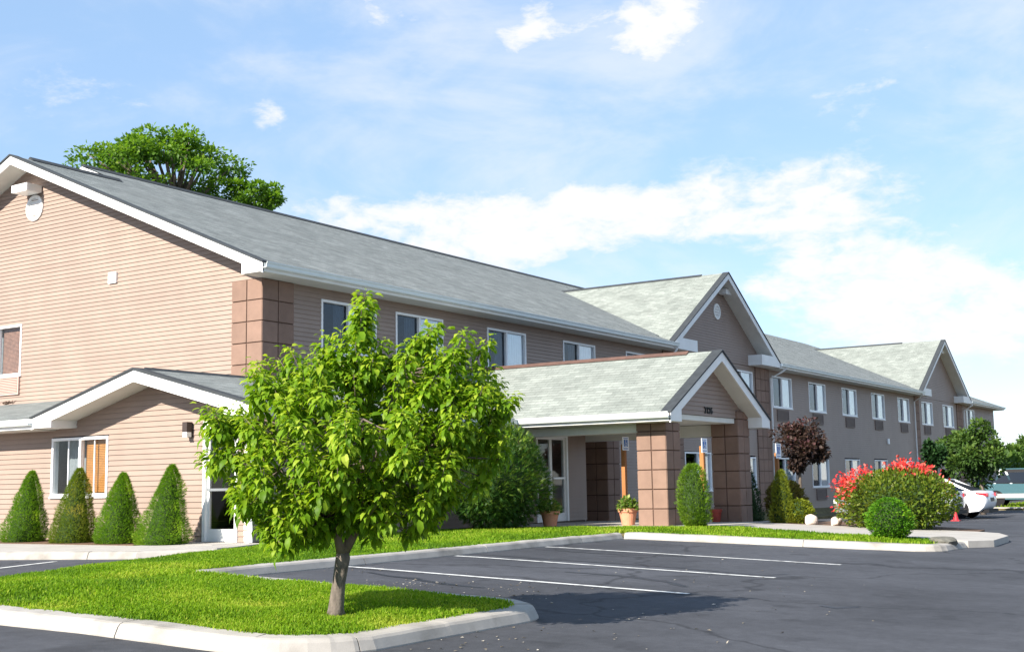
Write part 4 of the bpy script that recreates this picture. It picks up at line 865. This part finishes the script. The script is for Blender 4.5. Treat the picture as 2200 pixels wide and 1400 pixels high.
def tree_px(name, bx, cx, cy, hw, hh, depth, label, mat, n, size, seed, trunk=.06, zb=None, **k):
    c = at(cx, cy, depth); p = at(bx, cy, depth); base = (p[0], p[1], float(G(p[0], p[1]))+.05 if zb is None else zb); s = depth/CF
    return small_tree(name, base, c, (hw*s, hw*s, hh*s), trunk, label, mat, n, size, seed, **k)
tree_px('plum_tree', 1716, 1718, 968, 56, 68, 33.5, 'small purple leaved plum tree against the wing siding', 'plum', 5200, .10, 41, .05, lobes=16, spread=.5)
tree_px('background_tree', 380, 350, 380, 205, 122, 62, 'tall airy green tree rising behind the motel ridge', 'ash_leaf', 17000, .22, 43, .30, zb=0., lobes=70, spread=.24)
tree_px('background_tree', 545, 545, 428, 88, 46, 62, 'small low green treetop at the right end of the tall tree behind the ridge', 'ash_leaf', 3400, .22, 45, .12, zb=0., lobes=16, spread=.32)
tree_px('street_tree', 2104, 2098, 968, 62, 82, 50, 'leafy green young tree in front of the far end of the wing', 'far_leaf', 6500, .17, 47, .10, lobes=15, spread=.5, bark='bark_pale')
tree_px('dark_evergreen', 2010, 2008, 985, 20, 46, 56, 'slim dark evergreen beside the far gable of the wing', 'conifer_dark', 2200, .2, 49, .06, lobes=9, spread=.6)
tree_px('loose_shrub', 2045, 2045, 990, 34, 45, 57, 'olive loose shrub between the dark evergreen and the young tree', 'far_leaf', 2200, .2, 51, .06, lobes=9, spread=.55)
for i, (x, y, hw, hh, d, lab) in enumerate(((2178, 985, 40, 28, 95, 'olive roadside tree on the horizon beyond the teal vehicle'), (2215, 975, 36, 40, 110, 'taller roadside tree on the horizon at the end of the row'), (2140, 1000, 34, 26, 100, 'low roadside tree on the horizon behind the young tree'), (2060, 1005, 40, 22, 110, 'far dull green tree showing under the young tree'))):
    tree_px('roadside_tree', x, x, y, hw, hh, d, lab, 'far_leaf', 1500, .42, 60+i, .15, zb=0., lobes=8, spread=.6, group='trees on the horizon')
tag(bush('far_hedge', (98, 20, 0), (9, 6, 1.9), 'far hedge of dull green trees closing the horizon', 'far_leaf', 5000, .5, 71, DIA, cz=1.2, core=.8, cat='hedge'))

# ------------------------------------------------------------------ pots, signs, rocks
def pot(base, r, h, label, mat='terracotta', plant='pot_leaf', n=420, gr='pots at the porch', ph=.26):
    root = empty('flower_pot', base, label, 'flower pot', gr); m = MB(); m.lathe([(r*.66, 0), (r*.93, h*.78), (r*1.04, h*.79), (r*1.06, h), (r*.93, h), (r*.9, h*.9)], base, 22); m.out('pot', mat, root)
    if n:
        u = sphere(n); u[:, 2] = abs(u[:, 2]); P = np.array(base)+np.array((0, 0, h*.92))+u*np.array((r*1.15, r*1.15, ph))*(rng.random(n)**.5)[:, None]
        foliage('plant', root, plant, P, u*np.array((1, 1, .4))+rng.normal(0, .4, (n, 3)), rng.uniform(.06, .12, n), DIA)
b = gp(1182, 1131, .14); pot(tuple(b), .20, .33, 'terracotta pot with lime foliage beside the lobby entrance doors')
b = np.array([24.0, 12.72, .72]); pot(tuple(b), .21, .36, 'terracotta pot with pale flowers beside the sunlit porch column', n=380)
b = np.array([27.05, 12.0, .68]); pot(tuple(b), .14, .30, 'small dark red pot behind the bright arborvitae', 'red_pot', n=0, gr=None)
def sign(px, ytop, ypost, ybot, depth, label, w=.20):
    c = at(px, ytop, depth); x, y = c[0], c[1]; z1 = c[2]; z0 = at(px, ypost, depth)[2]; zb = at(px, ybot, depth)[2]; g = float(G(x, y))+.1
    root = empty('accessible_parking_sign', (x, y, g), label, 'sign', 'parking signs in front of the porch')
    # faces the parking stalls (-Y), slightly turned to the sun
    m = MB(); m.box(x-w/2, x+w/2, y-.012, y, z0, z1); p = m.out('sign_panel', 'sign_white', root)
    m = MB(); h = z1-z0; m.box(x-w*.30, x+w*.30, y-.0145, y-.0125, z0+h*.28, z0+h*.80); em = m.out('emblem_panel', 'sign_blue', p)
    m = MB(); cx, cz = x-.005, z0+h*.50; s = w*.24; yy = y-.017                                      # wheelchair figure
    ring = [(cx+s*.62*math.cos(t), yy, cz-s*.28+s*.62*math.sin(t)) for t in np.linspace(R(150), R(410), 12)]; m.tube(ring, .0065, 4); m.tube([(cx-s*.1, yy, cz+s*.75), (cx-s*.05, yy, cz+s*.05), (cx+s*.5, yy, cz+s*.02), (cx+s*.75, yy, cz-s*.6)], .008, 4)
    m.lathe([(.001, -.012), (.012, -.006), (.014, 0), (.012, .006), (.001, .012)], (cx-s*.12, yy, cz+s*1.0), 8); m.out('wheelchair_symbol', 'sign_white', em)
    m = MB(); m.box(x-w*.36, x+w*.36, y-.0145, y-.0125, z0+h*.10, z0+h*.16); m.box(x-w*.36, x+w*.36, y-.0145, y-.0125, z0+h*.87, z0+h*.92); m.out('lettering', 'sign_blue', p)
    m = MB(); m.box(x-.05, x+.05, y+.002, y+.09, zb, z0+.14); m.out('wooden_post', 'wood_post', root)
    m = MB(); m.tube([(x, y+.045, g-.05), (x, y+.045, zb+.01)], .025, 8); m.out('metal_pole', 'pole_grey', root)
D0 = 24.8
sign(1343, 938, 967, 1076, D0+2.7, 'accessible parking sign on wooden post left of the sunlit porch column', .30)
sign(1512, 941, 972, 1054, D0+.9, 'accessible parking sign on wooden post behind the bright arborvitae', .27)
sign(1671, 952, 984, 1024, D0+6.4, 'accessible parking sign on wooden post in front of the plum tree', .34)
def rock(c, r, label, mat, seed, squash=.7):
    bm = bmesh.new(); bmesh.ops.create_icosphere(bm, subdivisions=3, radius=1); V = np.array([v.co[:] for v in bm.verts]); F = [[v.index for v in f.verts] for f in bm.faces]; bm.free()
    q = np.random.default_rng(seed); 
    for i in range(14):
        d = unit(q.normal(0, 1, 3)); t = q.uniform(.55, .9); s = V@d; V = V-np.clip(s-t, 0, None)[:, None]*d*.8
    V = V*np.array((r, r*.85, r*squash)); V[:, 2] -= V[:, 2].min()*.75; o = build('rock', V+np.array(c), F, mat); tag(o, label, 'rock')
rock(gp(1743, 1127, .11), .19, 'pale pink rock at the edge of the entrance walk', 'rock', 3, .9); rock(gp(1797, 1129, .11), .17, 'pale pink rock touching the rose bush', 'rock', 5, .8)
rock((22.25, 5.62, .40), .30, 'dark broken lump of concrete at the kerb end', 'rock_dark', 8, .55)
m = MB(); c = (18.32, 26.75, 3.80); 
for i in range(60):
    a = random.uniform(0, 6.3); q = np.array(c)+np.array((random.gauss(0, .03), random.gauss(0, .14), abs(random.gauss(0, .03)))); e = q+np.array((random.uniform(-.06, .06), random.uniform(-.12, .12), random.uniform(0, .04))); m.tube([q, e], .006, 3)
tag(m.out('twig_heap', 'nest'), 'dark heap of twigs lying on the lobby roof', 'twigs', kind='stuff')

# chair inside the lobby door
def chair(x, y, z):
    root = empty('wooden_chair', (x, y, z), 'orange wooden armchair standing inside the glass lobby door', 'chair'); s = .25
    for sx, sy, h in ((-s, -s, .66), (s, -s, 1.0), (-s, s, .66), (s, s, 1.0)): m = MB(); m.box(x+sx-.022, x+sx+.022, y+sy-.022, y+sy+.022, z, z+h); m.out('leg', 'chair_wood', root)
    m = MB(); m.box(x-s-.02, x+s, y-s+.03, y+s-.03, z+.42, z+.50); m.out('seat', 'chair_cushion', root)
    m = MB(); m.box(x+s-.02, x+s+.01, y-s+.03, y+s-.03, z+.90, z+1.0); m.box(x+s-.02, x+s+.01, y-s+.03, y+s-.03, z+.6, z+.68); m.out('backrest', 'chair_wood', root)
    for sy in (-s, s): m = MB(); m.box(x-s-.03, x+s, y+sy-.03, y+sy+.03, z+.662, z+.69); m.out('armrest', 'chair_wood', root)
    m = MB(); m.box(x-s, x+s, y-s-.008, y-s+.012, z+.34, z+.41); m.box(x-s, x+s, y+s-.012, y+s+.008, z+.34, z+.41); m.box(x-s-.01, x-s+.012, y-s+.025, y+s-.025, z+.34, z+.41); m.out('apron', 'chair_wood', root)
chair(16.15, 16.12, FL+.002)

# ------------------------------------------------------------------ vehicles
def vehicle(name, loc, rotz, label, paint, prof, roofline, width, length, wheel_r, wx, lower=None, tail='sedan', cat='car'):
    """local: +x is the nose. prof: body side outline (x,z); roofline: greenhouse outline"""
    root = empty(name, loc, label, cat, None, rotz, True); hw = width/2
    def shell(outline, stations, mat, pname, parent=root, smooth=True):
        V = []; k = len(outline); F = []; cz = sum(p[1] for p in outline)/k; cx = sum(p[0] for p in outline)/k
        for y, s, sz in stations: V += [(cx+(px-cx)*s, y, cz+(pz-cz)*sz) for px, pz in outline]
        for i in range(len(stations)-1): F += [[i*k+j, i*k+(j+1) % k, (i+1)*k+(j+1) % k, (i+1)*k+j] for j in range(k)]
        F += [list(range(k)), [(len(stations)-1)*k+j for j in range(k)]]; o = build(pname, V, F, mat, parent, True); o.data.set_sharp_from_angle(angle=R(38)); return o
    body = shell(prof, [(-hw, .965, .93), (-hw+.05, .985, .985), (-hw*.6, 1, 1), (hw*.6, 1, 1), (hw-.05, .985, .985), (hw, .965, .93)], paint, 'body')
    zb = min(p[1] for p in roofline); zt = max(p[1] for p in roofline)
    def gh(outline, inset_, mat, nm, par):
        V = []; k = len(outline); F = []
        for sgn in (-1, 1): V += [(px, sgn*(hw-.05-inset_-.17*(pz-zb)/(zt-zb)), pz) for px, pz in outline]
        F = [[j, (j+1) % k, k+(j+1) % k, k+j] for j in range(k)]+[list(range(k)), [k+j for j in range(k)]]; return build(nm, V, F, mat, par)
    gh(roofline, .0, 'glass_car' if 0 else 'car_dark', 'cabin', root)
    # windows as glass laid just proud of the dark cabin, pillars and roof skin in paint
    cx = sum(p[0] for p in roofline)/len(roofline); m = MB(); top = [p for p in roofline if p[1] > zt-.09]; x0, x1 = min(p[0] for p in top), max(p[0] for p in top)
    rs = MB(); rs.box(x0-.05, x1+.05, -hw+.20, hw-.20, zt-.035, zt+.012); rs.out('roof', paint, body)
    lo = [p for p in roofline if p[1] < zb+.05]; bx0, bx1 = min(p[0] for p in lo), max(p[0] for p in lo)
    for sgn in (-1, 1):
        yb, yt = sgn*(hw-.043), sgn*(hw-.05-.165)
        def pil(xb, xt, w): 
            m = MB(); m.poly([(xb-w, yb, zb), (xb+w, yb, zb), (xt+w*.8, yt, zt), (xt-w*.8, yt, zt)], (0, -sgn*.03, 0)); m.out('pillar', paint, body)
        pil(bx0+.10, x0+.02, .09); pil(bx1-.08, x1-.02, .06); pil((bx0+bx1)/2-.1, (x0+x1)/2-.06, .05)
        if tail == 'suv': pil(bx0+.85, x0+.78, .05)
        m = MB(); m.poly([(bx0+.2, yb+sgn*.004, zb+.06), (bx1-.16, yb+sgn*.004, zb+.06), (x1-.07, yt+sgn*.006, zt-.07), (x0+.13, yt+sgn*.006, zt-.07)], (0, -sgn*.012, 0)); m.out('side_window', 'glass_car', body)
    for wxx in wx:
        for sgn in (-1, 1):
            y = sgn*(hw-.10); m = MB(); m.lathe([(wheel_r*.62, -.105), (wheel_r*.95, -.105), (wheel_r, -.07), (wheel_r, .07), (wheel_r*.95, .105), (wheel_r*.62, .105)], (wxx, y, wheel_r), 22, 'y'); w = m.out('wheel', 'tyre', root, True)
            m = MB(); m.lathe([(.03, sgn*.075), (wheel_r*.2, sgn*.085), (wheel_r*.52, sgn*.06), (wheel_r*.56, sgn*.1), (wheel_r*.56, 0)], (wxx, y, wheel_r), 18, 'y'); m.out('rim', 'rim', w)
            m = MB(); m.lathe([(wheel_r*1.07, -.02), (wheel_r*1.07, .02)], (wxx, sgn*(hw-.012), wheel_r+.01), 22, 'y'); m.out('wheel_arch', 'car_dark', body)
    xb = min(p[0] for p in prof)
    if tail == 'sedan':
        for sgn in (-1, 1):
            m = MB(); m.poly([(xb+.015, sgn*(hw-.12), .80), (xb+.02, sgn*(hw-.38), .80), (xb+.03, sgn*(hw-.38), .92), (xb+.03, sgn*(hw-.12), .93)], (-.03, 0, 0)); m.poly([(xb+.0, sgn*(hw+.004), .82), (xb+.42, sgn*(hw+.002), .90), (xb+.36, sgn*(hw+.002), .95), (xb+.02, sgn*(hw+.004), .92)], (0, -sgn*.05, 0)); m.out('taillight', 'tail_red', body)
        m = MB(); m.box(xb-.012, xb+.03, -.27, .27, .62, .76); m.out('licence_plate', 'plate_black', body)
        m = MB(); m.box(xb-.02, xb+.25, -hw+.12, hw-.12, .22, .34); m.out('rear_bumper', 'car_dark', body)
    else:
        m = MB()
        for sgn in (-1, 1): m.box(xb+.2, -xb-.2, min(sgn*(hw-.02), sgn*(hw+.012)), max(sgn*(hw-.02), sgn*(hw+.012)), .42, .62)
        m.out('side_cladding', 'car_trim', body)
        for sgn in (-1, 1): m = MB(); m.box(xb-.01, xb+.08, min(sgn*(hw-.2), sgn*(hw-.03)), max(sgn*(hw-.2), sgn*(hw-.03)), .8, 1.05); m.out('taillight', 'tail_red', body)
    m = MB(); xf = max(p[0] for p in prof)
    for sgn in (-1, 1): m = MB(); m.box(xf-.12, xf-.01, min(sgn*(hw-.42), sgn*(hw-.1)), max(sgn*(hw-.42), sgn*(hw-.1)), .62, .76); m.out('headlight', 'lamp_glass', body)
    return root
SED = [(-2.32, .42), (-2.38, .60), (-2.36, .84), (-2.26, .99), (-1.75, 1.03), (-.9, .98), (.85, .93), (1.7, .84), (2.2, .70), (2.36, .52), (2.30, .28), (1.6, .20), (-1.7, .20), (-2.15, .26)]
SEDR = [(-1.98, .98), (-1.45, 1.18), (-.85, 1.39), (-.3, 1.45), (.25, 1.43), (.62, 1.32), (1.28, .93)]
SUV = [(-2.35, .48), (-2.38, .75), (-2.33, 1.08), (-1.6, 1.10), (.95, 1.06), (1.75, 1.0), (2.22, .90), (2.34, .6), (2.28, .38), (1.6, .32), (-1.7, .32), (-2.2, .38)]
SUVR = [(-2.28, 1.08), (-2.10, 1.62), (-1.9, 1.74), (-.9, 1.78), (.1, 1.74), (.5, 1.62), (1.12, 1.06)]
vehicle('white_car', (47.9, 12.58, float(G(47.9, 12))), R(90), 'white sedan parked nose to the motel with red taillight showing', 'car_white', SED, SEDR, 1.82, 4.75, .33, (-1.38, 1.42))
vehicle('silver_car', (44.6, 12.7, float(G(44.6, 12.4))), R(90), 'silver sedan mostly hidden behind the rose bush', 'car_silver', SED, SEDR, 1.78, 4.7, .32, (-1.38, 1.42)).scale = (.9, 1, 1)
vehicle('teal_suv', (62.0, 11.5, float(G(62, 10))+.1), R(-86), 'teal sport utility vehicle with grey lower cladding on the far verge', 'car_teal', SUV, SUVR, 1.85, 4.7, .37, (-1.4, 1.45), tail='suv')
c = gp(2050, 1112); m = MB(); c = (42.9, 10.35, float(G(42.9, 10.35))); m.box(c[0]-.14, c[0]+.14, c[1]-.14, c[1]+.14, c[2], c[2]+.03); m.lathe([(.10, .03), (.03, .32), (.02, .34)], c, 14); tag(m.out('red_marker', 'cone_red'), 'small red marker cone on the asphalt by the silver sedan', 'cone')
